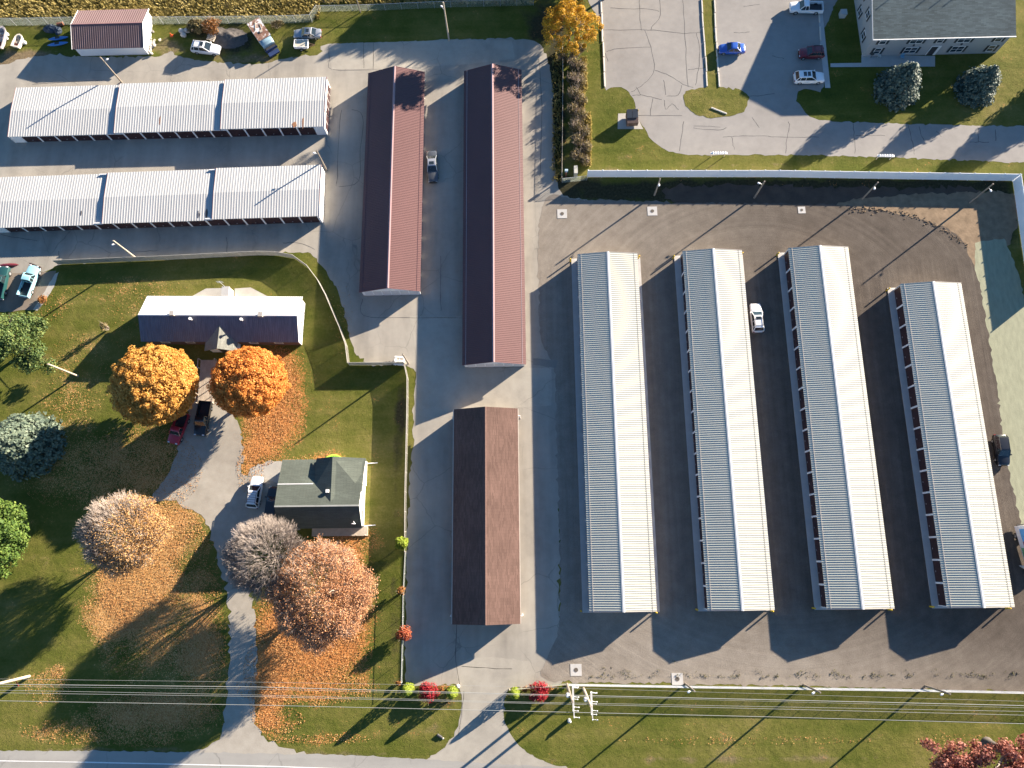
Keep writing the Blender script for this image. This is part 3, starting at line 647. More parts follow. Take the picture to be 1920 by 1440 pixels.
g = MB(); g.box(-.35, W+.35, -.58, -.46, ev-.22, ev-.06); g.build('gutter', M['trim_white'], rt)
e = MB(); e.bar((-.38,-.45,ev-.16),(-.38,D/2,rg-.07),.05,.2); e.build('barge_board', M['trim_white'], rf)
for x, y in ((4.3,7.4),(10.8,7.6),(13.2,7.4),(15.4,7.6)):
    v = MB(); z = ev-.1+(rg-ev+.1)*(y+.45)/(D/2+.45); v.tube([(x,y,z-.1),(x,y,z+.62)], .07, 8); v.build('vent_pipe', M['vent'], rf)
for cx, wd, mu in ((1657,1.0,1),(1719,2.0,2),(1763,.9,1),(1807,2.0,2),(1870,1.0,1)):
    p = PY(cx, 76.5, AY0); window(rt, (p.x-AX0-wd/2, 0, 3.05), (1,0,0), wd, 1.25, True, mu)
for cx, wd, mu in ((1646,1.0,1),(1707,2.0,2),(1793,2.0,2),(1855,1.0,1)):
    p = PY(cx, 94, AY0); window(rt, (p.x-AX0-wd/2, 0, .65), (1,0,0), wd, 1.3, True, mu)
p = PY(1747, 96, AY0)
dr = MB(); dr.box(p.x-AX0-.55, p.x-AX0+.55, -.06, -.003, 0, 2.1); dd = dr.build('door', M['dark_metal'], rt)
df = MB(); x = p.x-AX0
for a in (-.68, .57): df.box(x+a, x+a+.11, -.09, -.003, 0, 2.25)
df.box(x-.55, x+.55, -.09, -.003, 2.12, 2.25); df.box(x+.70, x+1.0, -.09, -.003, 0, 2.25); df.build('frame', M['trim_white'], dd)
for px in (1713, 1801):
    p = PY(px, 84.5, AY0); lm = MB(); lm.box(p.x-AX0-.12, p.x-AX0+.12, -.16, -.003, 2.45, 2.75); lm.build('wall_lamp', M['dark_metal'], rt)
for k, y in enumerate((2.6, 7.4, 12.2)):
    window(rt, (0, y+1.0, .75), (0,-1,0), 1.0, 1.3, True, 1); window(rt, (0, y+3.3 if k < 1 else y+2.6, 3.1), (0,-1,0), 1.0, 1.25, True, 1)
ac = thing('utility_box', 'small grey cabinet in the dark grass left of the apartment building', 'utility box', P(1578,30))
b = MB(); b.box(-.5,.5,-.5,.5,0,1.0); b.box(-.55,.55,-.55,.55,1.0,1.06); b.build('cabinet', mat('grey_cabinet', (.40,.41,.41), .5), ac)
for i, (px, py) in enumerate(((1632,105.5),(1647,106.5),(1690,109))):
    t_ = thing('grill' if i == 0 else 'patio_chair', ('round black grill at the apartment wall', 'pale patio chair beside the black grill', 'light blue patio chair beside the tall spruce tip')[i], 'grill' if i == 0 else 'chair', P(px, py))
    b = MB()
    if i == 0:
        b.ball((0,0,.75), (.38,.38,.3)); b.build('lid', M['dark_metal'], t_)
        b = MB(); [b.bar((c*.3, s*.3, 0), (c*.15, s*.15, .6), .05) for c, s in ((1,1),(-1,1),(0,-1.2))]; b.build('leg', M['dark_metal'], t_)
    else:
        mm = mat('patio_plastic%d' % i, (.62,.62,.58) if i == 1 else (.20,.40,.55), .5)
        b.box(-.28,.28,-.28,.28,.38,.44); b.build('seat', mm, t_); b = MB(); b.box(-.28,.28,.24,.29,.44,.95); b.build('backrest', mm, t_)
        b = MB(); [b.box(x-.03,x+.03,y-.03,y+.03,0,.38) for x in (-.24,.24) for y in (-.24,.24)]; b.build('leg', mm, t_)

# --- manufactured home with porch wing
rt = thing('manufactured_home', 'long low white roofed home with a grey porch wing behind two orange trees', 'house', (-48.0, 33.6, 0), R_(-1.3))
HX, D, ev, rg = 12.3, 7.0, 2.45, 4.2
wb = MB(); q = [(0,0),(D,0),(D,ev),(D/2,rg-.12),(0,ev)]; wb.loft([[(-HX, y, z) for y, z in q], [(HX, y, z) for y, z in q]]); wl = wb.build('wall', M['white_paint'], rt)
sk = MB(); sk.box(-HX+.01, HX-.01, -.05, -.004, 0, 1.9); sk.build('wall_cladding', mat('brick_red_cladding', (.13,.075,.06), .8, var=.2), rt)
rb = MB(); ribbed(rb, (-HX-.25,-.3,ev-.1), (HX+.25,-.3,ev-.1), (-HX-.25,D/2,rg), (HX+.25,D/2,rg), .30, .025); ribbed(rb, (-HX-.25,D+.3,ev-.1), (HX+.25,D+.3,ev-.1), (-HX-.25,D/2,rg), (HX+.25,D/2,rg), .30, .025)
rb.m = [1 if k < len(rb.m)//2 else 0 for k in range(len(rb.m))]; rf = rb.build('roof', [mat('coated_white_roof', (.60,.615,.63), .5, var=.10, scale=1.2, stretch=(3,.2,1)), mat('streaked_navy_roof', (.115,.125,.16), .5, var=.42, scale=1.4, stretch=(3,.12,1))], rt)  # front slope streaky dark navy, rear slope white
b = MB()
for s in (-1, 1): b.poly([(-HX-.25,D/2,rg+.055),(HX+.25,D/2,rg+.055),(HX+.25,D/2+s*.15,rg-.01),(-HX-.25,D/2+s*.15,rg-.01)])
b.build('ridge_cap', M['white_metal'], rf)
def on_home(px, py, z): q = P(px, py, z); v = Vector((q.x+48.0, q.y-33.6, 0)); v.rotate(Matrix.Rotation(R_(1.3), 3, 'Z')); return v
for px, py, kind in ((326,590,'c'),(360,600,'v'),(455,601,'v'),(491,592,'c')):
    v = on_home(px, py, 3.8); b = MB()
    zr = ev-.1+(rg-ev+.1)*(v.y+.3)/(D/2+.3) if v.y < D/2 else rg-.1
    if kind == 'c': b.box(v.x-.35,v.x+.35,v.y-.35,v.y+.35,zr-.3,zr+.55); b.build('chimney', mat('chimney_grey', (.34,.32,.29), .8), rf)
    else: b.tube([(v.x,v.y,zr-.1),(v.x,v.y,zr+.55)], .13, 8); b.tube([(v.x,v.y,zr+.55),(v.x+.03,v.y,zr+.72)], .24, 8); b.build('vent_pipe', M['vent'], rf)
for x in (-9.2, -5.2, 5.0, 9.0): window(rt, (x-.6, -.05, 1.0), (1,0,0), 1.2, 1.1)
for y in (1.2, 3.0, 4.8): window(rt, (HX, y, 1.0), (0,1,0), .5, 1.0)
pw = MB(); a = on_home(380,660,2.4); c = on_home(440,658,2.4); pw_x0, pw_x1, pw_y0 = a.x+.25, c.x+.15, a.y+.35
pw.box(pw_x0+.3, pw_x1-.3, pw_y0+.3, -.06, 0, 2.2); pw.build('porch_wall', M['white_paint'], rt)
xm = (pw_x0+pw_x1)/2; pr = MB(); e_, r_ = 2.2, 3.55
slope(pr, (pw_x0-.1,pw_y0-.1,e_),(xm,pw_y0-.1,r_),(xm,D/2-.75,r_),(pw_x0-.1,-.1,e_)); slope(pr, (pw_x1+.1,pw_y0-.1,e_),(pw_x1+.1,-.1,e_),(xm,D/2-.75,r_),(xm,pw_y0-.1,r_))
pr.build('porch_roof', M['sh_porch'], rt)
b = MB(); b.poly([(pw_x0+.3,pw_y0+.29,2.2),(pw_x1-.3,pw_y0+.29,2.2),(xm,pw_y0+.29,r_-.15)]); b.build('porch_gable', M['white_paint'], rt)
b = MB(); b.box(xm-.5, xm+.5, pw_y0+.22, pw_y0+.296, .05, 2.05); b.build('door', M['dark_metal'], rt)
dk = thing('boardwalk', 'weathered plank boardwalk leading to the porch between the orange trees', 'boardwalk', P(390,715))
b = MB(); c0 = P(390,715)
A, B_, C_, D_ = [P(*q)-c0 for q in ((372,757),(402,757),(408,676),(378,676))]
for i in range(22): 
    s0, s1 = i/22+.006, (i+1)/22-.006
    q = [A.lerp(B_, s0), A.lerp(B_, s1), D_.lerp(C_, s1), D_.lerp(C_, s0)]
    b.loft([[(p.x,p.y,.30) for p in q], [(p.x,p.y,.34+random.uniform(0,.01)) for p in q]])
b.build('deck_board', M['wood'], dk)
b = MB(); q = [A, B_, C_, D_]; b.loft([[(p.x,p.y,.0) for p in q], [(p.x,p.y,.29) for p in q]]); b.build('joist_frame', mat('dark_wood', (.16,.13,.10), .9), dk)
for u, v_ in ((A, D_), (B_, C_)):
    b = MB(); 
    for k in range(6): p = u.lerp(v_, k/5); b.box(p.x-.05,p.x+.05,p.y-.05,p.y+.05,.3,1.25)
    b.bar((u.x,u.y,1.28),(v_.x,v_.y,1.28),.12,.05); b.build('handrail', M['wood'], dk)
sh = thing('chimney_stack', 'narrow whitewashed chimney stack with antenna mast on the patio behind the white roofed home', 'chimney', P(431,560))
b = MB(); b.box(-.55,.55,-.6,1.3,0,1.9); b.build('stack', mat('whitewashed_block', (.55,.53,.49), .8, var=.12, bmp=.3), sh)
b = MB(); b.box(-.6,.6,-.65,1.35,1.9,2.0); b.build('cap', M['slab'], sh)
b = MB(); b.tube([(-.2,1.4,0),(-.2,1.4,4.2)], .035, 6); [b.bar((-.7,1.4,z),(.3,1.4,z),.03) for z in (3.5,3.8,4.1)]; b.build('antenna', M['steel'], sh)

# --- grey-green shingled house with cross gable
gx0, gx1, gyS, gyR, gyN = -36.6, -24.3, 4.3, 7.2, 14.3
rt = thing('house', 'white sided house with a grey green shingle roof, cross gable and satellite dish', 'house', ((gx0+gx1)/2, gyS, 0))
cx = (gx0+gx1)/2; hw = (gx1-gx0)/2
zS, zR, zB, zN = 2.9, 5.3, 4.35, 2.75; yR = 3.1; yB = 6.4; yN = 10.2; XW = .55
wb = MB(); q = [(.35,0),(yN-.3,0),(yN-.3,zN-.1),(yB,zB-.2),(yR,zR-.2),(.35,zS-.05)]
wb.loft([[(-hw+.35, y, z) for y, z in q], [(hw-.35, y, z) for y, z in q]]); wl = wb.build('wall', M['white_paint'], rt)
rb = MB()
slope(rb, (-hw,0,zS),(hw,0,zS),(hw,yR,zR),(-hw,yR,zR)); slope(rb, (-hw,yR,zR),(hw,yR,zR),(hw+.1,yB,zB),(-hw-.05,yB,zB)); slope(rb, (-hw-.05,yB,zB),(hw+.1,yB,zB),(hw+.2,yN,zN),(-hw-.1,yN,zN))
rf = rb.build('roof', M['sh_green'], rt)
b = MB(); b.bar((-hw-.05,yB,zB+.02),(XW-1.5,yB,zB+.02),.14,.04); b.build('flashing_strip', M['trim_white'], rf)
b = MB(); b.bar((-hw,yR,zR+.03),(hw,yR,zR+.03),.22,.05); b.build('ridge_cap', mat('ridge_pale', (.30,.31,.29), .8), rf)
xr = XW+1.4; xl = xr-2.9; zc = 5.15; zl = 3.35
cg = MB(); slope(cg, (xl,yN+.05,zl),(xl,yB-.9,zl+.95),(xr,yR+.15,zc),(xr,yN+.05,zc)); slope(cg, (xr,yN+.05,zc),(xr,yR+.15,zc),(hw+.12,yB-1.2,4.3),(hw+.2,yN+.02,3.2))
cgo = cg.build('cross_gable_roof', M['sh_green'], rt)
b = MB(); b.loft([[(xl+.2,yN-.1,0),(hw-.2,yN-.1,0),(hw-.2,yN-.1,3.0),(xr,yN-.1,zc-.2),(xl+.2,yN-.1,zl-.15)], [(xl+.2,yB,0),(hw-.2,yB,0),(hw-.2,yB,3.0),(xr,yB,zc-.2),(xl+.2,yB,zl-.15)]]); b.build('wing_wall', M['white_paint'], rt)
b = MB(); b.box(xr-.75,xr-.3,yB-1.4,yB-.95,4.2,5.3); b.build('chimney', M['trim_white'], rf)
b = MB(); b.tube([(hw-1.0,.9,zS+.75),(hw-1.0,.9,zS+1.15),(hw-.75,.6,zS+1.3)], .035, 6); b.ball((hw-.95,.55,zS+1.25), (.36,.10,.30)); b.build('satellite_dish', M['lamp_white'], rf)
b = MB(); b.tube([(hw-2.0,yB+1.0,zB-.6),(hw-2.0,yB+1.0,zB+.15)], .07, 6); b.build('vent_pipe', M['dark_metal'], rf)
for y in (1.6, 4.2, 7.2): window(rt, (hw-.35, y, 1.0), (0,1,0), 1.0, 1.3)
for x in (-3.5, .8, 3.6): window(rt, (x, .35, .9), (1,0,0), 1.1, 1.3)
for y in (.4, yN-.4):
    b = MB(); b.tube([(hw-.1,y,zS-.1),(hw-.25,y,.15),(hw+1.4,y+.1,.08)], .07, 6); b.build('downspout', M['trim_white'], rt)
b = MB(); b.box(-hw+4.2, hw+.3, -1.05, .34, .0, .28); b.build('porch_deck', M['wood'], rt)
b = MB(); [b.box(x-.05,x+.05,-1.0,-.9,.28,1.2) for x in (-1.6,0,1.6,3.2,4.8,6.2)]; b.bar((-1.6,-.95,1.22),(6.2,-.95,1.22),.08,.05); b.bar((6.2,-.95,1.22),(6.2,.3,1.22),.08,.05); b.build('porch_rail', M['wood'], rt)
pl = thing('kiddie_pool', 'lime green round shell lying against the back of the grey house', 'pool', P(626,875))
b = MB(); ring = []
for r, z in ((1.75,.0),(1.85,.42),(1.72,.45),(1.6,.12),(.9,.08)): ring.append([(r*math.cos(2*math.pi*k/28), r*math.sin(2*math.pi*k/28), z) for k in range(28)])
b.loft(ring); b.build('shell', mat('lime_plastic', (.33,.60,.07), .4, var=.08), pl, smooth=40)
# ================================================================ VEHICLES
def paint(name, c, metal=.0): return mat('paint_'+name, c, .28, metal, var=.05, scale=.6, spec=.5, coat=.6)
def section(x, w, zb, zt, r=.16):
    """one body cross-section, rounded shoulders"""
    return [(x,-w*.94,zb),(x,-w,zb+.22),(x,-w,zt-r),(x,-w+r*.35,zt-r*.35),(x,-w+r*1.3,zt),(x,0,zt+.03),(x,w-r*1.3,zt),(x,w-r*.35,zt-r*.35),(x,w,zt-r),(x,w,zb+.22),(x,w*.94,zb)]
def add_wheels(root, xs, tw, r=.34, wd=.23):
    proto = None
    for x in xs:
        for s in (-1, 1):
            b = MB(); b.tube([(0,-wd/2,0),(0,-wd/2+.03,0),(0,wd/2-.03,0),(0,wd/2,0)], [r*.9,r,r,r*.9], 16)
            o = b.build('wheel', M['tyre'], root, smooth=40, loc=(x, s*tw, r))
            b = MB(); y = s*(wd/2+.004); b.tube([(0,y-s*.03,0),(0,y+s*.006,0)], [r*.62, r*.55], 12); b.build('rim', M['rim'], o)
def vehicle(name, label, cat, front, back, col, style='suv', W=1.85, H=1.62, L=None, sunroof=False, rack=False, group=None, dark_roof=False, roofcol=None, hood_col=None):
    f, b_ = P(*front, .8), P(*back, .8); c = (f+b_)/2; d = f-b_; L = L or d.length
    root = thing(name, label, cat, (c.x, c.y, .012 if True else 0), math.atan2(d.y, d.x), group)
    root.location.z = .03
    hl, hw = L/2, W/2
    belt = {'sedan': .92, 'suv': 1.08, 'pickup': 1.12, 'truck': 1.2}[style]
    if style in ('sedan', 'suv'):
        tail = belt-.02 if style == 'suv' else belt+.04
        st = [(-hl,.80,.42,tail-.32),(-hl+.06,.92,.34,tail-.10),(-hl+.25,.97,.28,tail),(-hl*.55,1,.24,belt),(0,1,.24,belt),(hl*.36,1,.24,belt-.01),(hl*.52,.985,.26,belt-.05),(hl*.80,.95,.28,belt-.16),(hl-.16,.89,.30,belt-.26),(hl-.03,.78,.36,belt-.38),(hl,.66,.42,belt-.48)]
        cab = dict(sedan=(-hl*.66,-hl*.34,hl*.10,hl*.40), suv=(-hl*.93,-hl*.76,hl*.06,hl*.40))[style]
    else:
        cabr = -hl*.10 if style == 'pickup' else hl*.02
        st = [(cabr,1,.36,belt),(hl*.1,1,.36,belt),(hl*.42,1,.36,belt),(hl*.55,.99,.38,belt-.04),(hl*.85,.97,.38,belt-.09),(hl-.12,.93,.38,belt-.15),(hl,.84,.44,belt-.30)]
        cab = (cabr+.03,cabr+.16,hl*.24,hl*.45)
    mb = MB(); mb.loft([section(x, w*hw, zb, zt) for x, w, zb, zt in st])
    if style in ('pickup', 'truck'):
        mb.box(-hl+.04, st[0][0], -hw, -hw+.11, .42, belt); mb.box(-hl+.04, st[0][0], hw-.11, hw, .42, belt); mb.box(-hl+.04, -hl+.12, -hw+.11, hw-.11, .42, belt-.02)
    body = mb.build('body', col, root, smooth=38)
    if style in ('pickup', 'truck'):
        b = MB(); b.box(-hl+.125, st[0][0]-.005, -hw+.115, hw-.115, .46, .56); b.build('bed_liner', M['dark_metal'], root)
        b = MB(); b.box(-hl-.07, -hl+.035, -hw+.03, hw-.03, .42, .58); b.build('rear_bumper', M['steel'], root)
    xr0, xr1, xf1, xf0 = cab; bw, rw = hw*.93, hw*.74; zb = belt-.02
    def panel(nm, pts, m=None):
        b = MB(); b.poly(pts); return b.build(nm, m or M['glass'], root)
    A, B, C, D = (xf0, zb, bw), (xf1, H-.03, rw), (xr1, H-.03, rw), (xr0, zb, bw)
    panel('windscreen', [(A[0],-A[2]+.06,A[1]),(A[0],A[2]-.06,A[1]),(B[0],B[2]-.02,B[1]),(B[0],-B[2]+.02,B[1])])
    panel('rear_window', [(D[0],-D[2]+.06,D[1]),(D[0],D[2]-.06,D[1]),(C[0],C[2]-.02,C[1]),(C[0],-C[2]+.02,C[1])])
    for s in (-1, 1): panel('side_window', [(A[0],s*A[2],A[1]),(B[0],s*B[2],B[1]),(C[0],s*C[2],C[1]),(D[0],s*D[2],D[1])])
    rb = MB(); zr = H-.03
    rb.loft([[(xr1-.06,-rw-.01,zr-.01),(xf1+.05,-rw-.01,zr-.01),(xf1+.05,rw+.01,zr-.01),(xr1-.06,rw+.01,zr-.01)],
             [(xr1-.02,-rw+.03,zr+.05),(xf1-.03,-rw+.03,zr+.05),(xf1-.03,rw-.03,zr+.05),(xr1-.02,rw-.03,zr+.05)],
             [(xr1+.2,-rw+.25,zr+.075),(xf1-.25,-rw+.25,zr+.075),(xf1-.25,rw-.25,zr+.075),(xr1+.2,rw-.25,zr+.075)]])
    for s in (-1, 1):
        for p, q in ((A, B), (D, C)): rb.bar((p[0], s*(p[2]-.02), p[1]), (q[0], s*(q[2]-.01), q[1]), .09, .07)
        xm = (xr1+xf1)/2+.12; rb.bar((xm-.05, s*(bw+.004), zb), (xm, s*(rw+.004), zr), .07, .03)
        if style == 'suv': xm = xr1+.28; rb.bar((xm-.1, s*(bw+.004), zb), (xm, s*(rw+.004), zr), .08, .03)
    roof = rb.build('roof', roofcol or col, root, smooth=38)
    if sunroof:
        for k in range(sunroof):
            x = xf1-.75-k*.68; b = MB(); b.box(x, x+.55, -rw+.28, rw-.28, zr+.079, zr+.088); b.build('sunroof', M['glass'], roof)
    if rack:
        b = MB()
        for s in (-1, 1): b.bar((xr1+.1, s*(rw-.08), zr+.13), (xf1-.2, s*(rw-.08), zr+.13), .05, .06)
        for k in range(5 if rack == 2 else 2): x = xr1+.3+k*(.35 if rack == 2 else 1.1); b.bar((x, -rw+.08, zr+.13), (x, rw-.08, zr+.13), .05, .05)
        b.build('roof_rack', M['dark_metal'], roof)
    for s in (-1, 1):
        b = MB(); b.box(xf0-.28, xf0-.10, s*(hw+.02)-.07*(s<0)-.02*(s>0), s*(hw+.02)+.07*(s>0)+.02*(s<0)+.08*s, zb-.02, zb+.13); b.build('mirror', col, root)
        fz = st[-2][3]; b = MB(); b.box(hl-.20, hl-.015, min(s*hw*.48, s*hw*.80), max(s*hw*.48, s*hw*.80), fz-.09, fz+.055); b.build('headlight', M['headlight'], root)
        b = MB(); tz = belt-.22; b.box(-hl-.015, -hl+.10, min(s*hw*.66, s*hw*.92), max(s*hw*.66, s*hw*.92), tz-.16, tz+.05); b.build('taillight', M['taillight'], root)
    add_wheels(root, (-hl*.60, hl*.62), hw-.10, .40 if style in ('pickup', 'truck') else .34)
    return root
pw, psil, pblk, pred, pblue = paint('white', (.74,.74,.74)), paint('silver', (.30,.32,.35), .4), paint('black', (.012,.013,.016)), paint('red', (.20,.018,.028)), paint('blue', (.03,.10,.42))
PK = None
vehicle('parked_car', 'white sport utility vehicle parked among the junk on the rough grass strip by the barn', 'car', (412,93), (359,87), pw, 'suv', 1.88, 1.72, sunroof=1, rack=1)
vehicle('parked_car', 'silver sedan parked on rough grass against the wire fence, small trailer alongside', 'car', (550,62), (602,62), psil, 'sedan', 1.78, 1.42, sunroof=1)
vehicle('parked_car', 'dark sedan with pale trunk and bright roof edges parked between the two maroon roofed buildings', 'car', (811.5,340), (809,283), paint('charcoal', (.10,.107,.115), .4), 'sedan', 1.85, 1.46, sunroof=1, roofcol=paint('grey', (.42,.43,.45), .4))
vehicle('parked_car', 'bright blue sedan in the car park beside the grass median', 'car', (1348,90), (1397,90), pblue, 'sedan', 1.80, 1.44)
vehicle('parked_pickup', 'white pickup truck with a loaded bed at the top of the apartment car park', 'pickup', (1481,13), (1543,14), pw, 'pickup', 1.95, 1.85)
vehicle('parked_car', 'dark red sport utility vehicle parked by the apartment sidewalk', 'car', (1498,99), (1545,98), paint('burgundy', (.13,.012,.022)), 'suv', 1.85, 1.68, rack=1)
vehicle('parked_car', 'white sport utility vehicle with double sunroof parked nose in by the apartment sidewalk', 'car', (1546,144), (1489,145), pw, 'suv', 1.92, 1.62, sunroof=2)
vehicle('parked_car', 'white hatchback parked in the shaded lane beside a white ribbed storage building', 'car', (1416,569), (1422,623), pw, 'suv', 1.84, 1.60, sunroof=1, rack=1)
vehicle('parked_car', 'black sport utility vehicle parked at the straw blanket edge right of the storage buildings', 'car', (1883,873), (1874,815), pblk, 'suv', 1.92, 1.70)
vehicle('parked_car', 'white sport utility vehicle with a roof rack parked on the gravel house drive', 'car', (483,893), (473,953), pw, 'suv', 1.90, 1.72, rack=2)
vehicle('parked_car', 'black car parked in the shade tight against the grey green roofed house', 'car', (515,912), (506,975), pblk, 'suv', 1.92, 1.55)
vehicle('parked_pickup', 'red pickup truck half hidden under the left orange maple', 'pickup', (324,832), (345,775), paint('bright_red', (.36,.02,.035)), 'pickup', 1.95, 1.75)
vehicle('parked_pickup', 'black pickup truck parked between the two orange maples at the boardwalk end', 'pickup', (374,817), (386,752), pblk, 'pickup', 2.0, 1.85)
tq = vehicle('old_pickup', 'pale blue and white old pickup missing its nose beside the slatted fence', 'pickup', (66,498), (43,556), paint('pale_turquoise', (.30,.56,.62)), 'pickup', 1.95, 1.72)
b = MB(); b.box(2.35, 2.75, -.9, .9, .35, .95); b.bar((2.6,-1.1,.9),(2.9,1.0,.8),.25,.2); b.build('exposed_engine_bay', mat('rusty_engine', (.05,.03,.028), .8, var=.5, scale=4), tq)
vehicle('old_pickup', 'dark green old pickup with a tan side stripe at the left edge of the photo', 'pickup', (8,500), (-6,560), paint('dark_teal', (.015,.06,.06)), 'pickup', 1.95, 1.72)
wr = thing('canoe', 'dark red upturned canoe lying by the old pickups beside the yard kerb', 'canoe', P(14,498), R_(3))
b = MB(); b.loft([[(x, .38*w*math.cos(t), .34*w*math.sin(t)) for t in [math.pi*k/8 for k in range(9)]] for x, w in ((-2.0,.05),(-1.5,.6),(-.6,1),(.6,1),(1.4,.7),(1.9,.1))]); b.build('hull', paint('canoe_red', (.12,.02,.025)), wr, smooth=50)

# box truck at the right edge
c = P(1908,1040); t_ = thing('moving_truck', 'white box moving truck with blue and red panels beside the rightmost storage building', 'truck', (c.x+1.2, c.y+.2, .03), R_(-83))
b = MB(); b.box(-4.0, 1.0, -1.2, 1.2, 1.0, 3.3); bx_ = b.build('cargo_box', paint('box_white', (.70,.71,.73)), t_)
for nm, x0, x1, z0, z1, cc in (('blue_panel', -3.6, -1.5, 1.9, 3.0, (.10,.32,.60)), ('red_stripe', -1.8, .8, 1.9, 2.45, (.50,.03,.08)), ('green_panel', -.9, .6, 1.15, 1.75, (.16,.36,.18))):
    for s in (-1, 1):
        q = MB(); y = s*1.203; q.box(x0, x1, min(y, y+s*.006), max(y, y+s*.006), z0, z1); q.build(nm, mat('decal_'+nm, cc, .5, var=.3, scale=2.5), bx_)
b = MB(); b.loft([section(x, w, .5, z, .14) for x, w, z in ((1.15,1.02,1.5),(2.3,1.02,1.5),(2.5,1.02,1.45),(3.2,.98,1.32),(3.45,.85,1.05))]); b.build('cab', pw, t_, smooth=38)
b = MB(); b.loft([[(1.15,-.95,1.48),(2.45,-.95,1.48),(2.45,.95,1.48),(1.15,.95,1.48)],[(1.25,-.85,2.3),(1.95,-.85,2.3),(1.95,.85,2.3),(1.25,.85,2.3)]]); b.build('cab_window', M['glass'], t_)
b = MB(); b.box(1.2, 1.98, -.87, .87, 2.3, 2.37); b.build('cab_roof', pw, t_)
d = MB(); d.loft([[(2.2,-1.04,.6),(2.25,-1.09,.6),(2.25,-1.09,1.5),(2.2,-1.04,1.5)],[(1.5,-1.85,.6),(1.55,-1.9,.6),(1.55,-1.9,1.5),(1.5,-1.85,1.5)]]); d.build('open_door', pw, t_)
b = MB(); b.box(-4.15, 3.3, -.5, .5, .45, .62); b.build('chassis', M['dark_metal'], t_)
add_wheels(t_, (-2.6, 2.5), .95, .42, .28)

# stripped camper / stake truck with rusty deck
c = (P(476,42,1.6)+P(506,86,1.6))/2; d = P(508,92)-P(472,40)
t_ = thing('derelict_truck', 'derelict truck with a rust stained white deck rotting beside the gravel heap', 'truck', (c.x, c.y, 0), math.atan2(d.y, d.x))
b = MB(); b.box(-3.2, 1.2, -1.15, 1.15, .55, 1.75); bx_ = b.build('box', mat('dull_white_box', (.55,.56,.57), .6, var=.2), t_)
def rust():
    m, n, l, bb = nodes_of('rust_stained_white'); p = pos(n, l); f = noise(n, l, p, .8, 6, .7)
    col = ramp(n, l, f, [(.42, (.17,.085,.055)), (.50, (.27,.16,.11)), (.53, (.58,.57,.56)), (.8, (.7,.7,.7))]); l.new(col, bb.inputs['Base Color']); bb.inputs['Roughness'].default_value = .7; return m
b = MB(); b.box(-3.2, 1.2, -1.2, 1.2, 1.753, 1.82); b.build('rusty_deck', rust(), t_)
b = MB(); b.bar((-2.6,.2,1.86),(-1.2,-.5,1.86),.16,.06); b.bar((-1.9,.7,1.86),(-.5,.4,1.86),.12,.06); b.box(-.6,-.1,-.1,.4,1.822,1.95); b.build('loose_timber', M['wood'], bx_)
b = MB(); b.loft([section(x, w, .5, z, .3) for x, w, z in ((1.25,1.1,1.7),(1.9,1.1,1.72),(2.3,1.05,1.4))]); b.build('cab', mat('weathered_blue', (.24,.36,.42), .5, var=.2), t_, smooth=38)
b = MB(); b.box(2.3, 2.9, -.9, .9, .45, .95); b.build('engine_bay', M['dark_metal'], t_)
b = MB(); b.box(2.95, 3.0, -1.15, 1.15, .55, 1.05); b.box(3.05,3.9,-1.0,1.0,.2,.5); b.build('front_bumper', mat('navy_panel', (.03,.05,.12), .4), t_)
add_wheels(t_, (-1.8, 2.2), .98, .42, .25)
# utility trailers and small boats
def trailer(front, back, label, W, m, load=None, name='utility_trailer'):
    f, b_ = P(*front, .5), P(*back, .5); c = (f+b_)/2; d = f-b_; L = d.length
    t = thing(name, label, 'trailer', (c.x, c.y, 0), math.atan2(d.y, d.x)); hl, hw = L/2, W/2
    b = MB(); b.box(-hl,hl,-hw,hw,.45,.52); b.build('bed', M['wood'] if not load else M['dark_metal'], t)
    b = MB(); b.box(-hl,hl,-hw-.05,-hw+.03,.45,.95); b.box(-hl,hl,hw-.03,hw+.05,.45,.95); b.box(-hl-.05,-hl+.03,-hw+.03,hw-.03,.45,.95); b.box(hl-.03,hl+.05,-hw+.03,hw-.03,.45,.95); b.build('side_board', m, t)
    b = MB(); b.bar((hl,-.4,.45),(hl+1.2,0,.45),.08); b.bar((hl,.4,.45),(hl+1.2,0,.45),.08); b.build('tow_bar', mat('rusty_steel', (.13,.075,.05), .8, var=.3), t)
    if load: b = MB(); b.box(-hl+.1,hl-.1,-hw+.1,hw-.1,.52,.8); b.build('load_cover', load, t)
    add_wheels(t, (0,), hw+.16, .32, .2); return t
trailer((578,84), (553,84), 'small flat trailer with a pale plank bed beside the silver sedan', 1.5, M['white_paint'], mat('pale_ply', (.52,.48,.38), .8))
def skiff(front, back, label, W, m):
    f, b_ = P(*front, .5), P(*back, .5); c = (f+b_)/2; d = f-b_; L = d.length
    t = thing('boat', label, 'boat', (c.x, c.y, .25), math.atan2(d.y, d.x)); hl, hw = L/2, W/2
    def ring(k, z, inn): return [(x*hl*k, y*hw*k, z) for x, y in ((-1,-.95),(-.3,-1),(.5,-.95),(.85,-.6),(1,0),(.85,.6),(.5,.95),(-.3,1),(-1,.95))]
    b = MB(); b.loft([ring(.82,0,0), ring(1,.8,0), ring(.82,.8,0), ring(.72,.15,0)]); b.build('hull', m, t)
    b = MB(); b.box(-hl*.3,-hl*.12,-hw*.72,hw*.72,.5,.56); b.box(hl*.3,hl*.45,-hw*.66,hw*.66,.5,.56); b.build('bench', M['wood'], t)
    b = MB(); b.box(-hl*.7,-hl*.35,-hw*.4,hw*.4,.16,.42); b.build('junk_heap', mat('red_junk', (.22,.05,.04), .8, var=.5, scale=3), t)
    return t
skiff((41,67), (30,91), 'cream coloured open boat filled with junk on the rough grass', 1.5, mat('cream_hull', (.66,.60,.48), .5, var=.1))
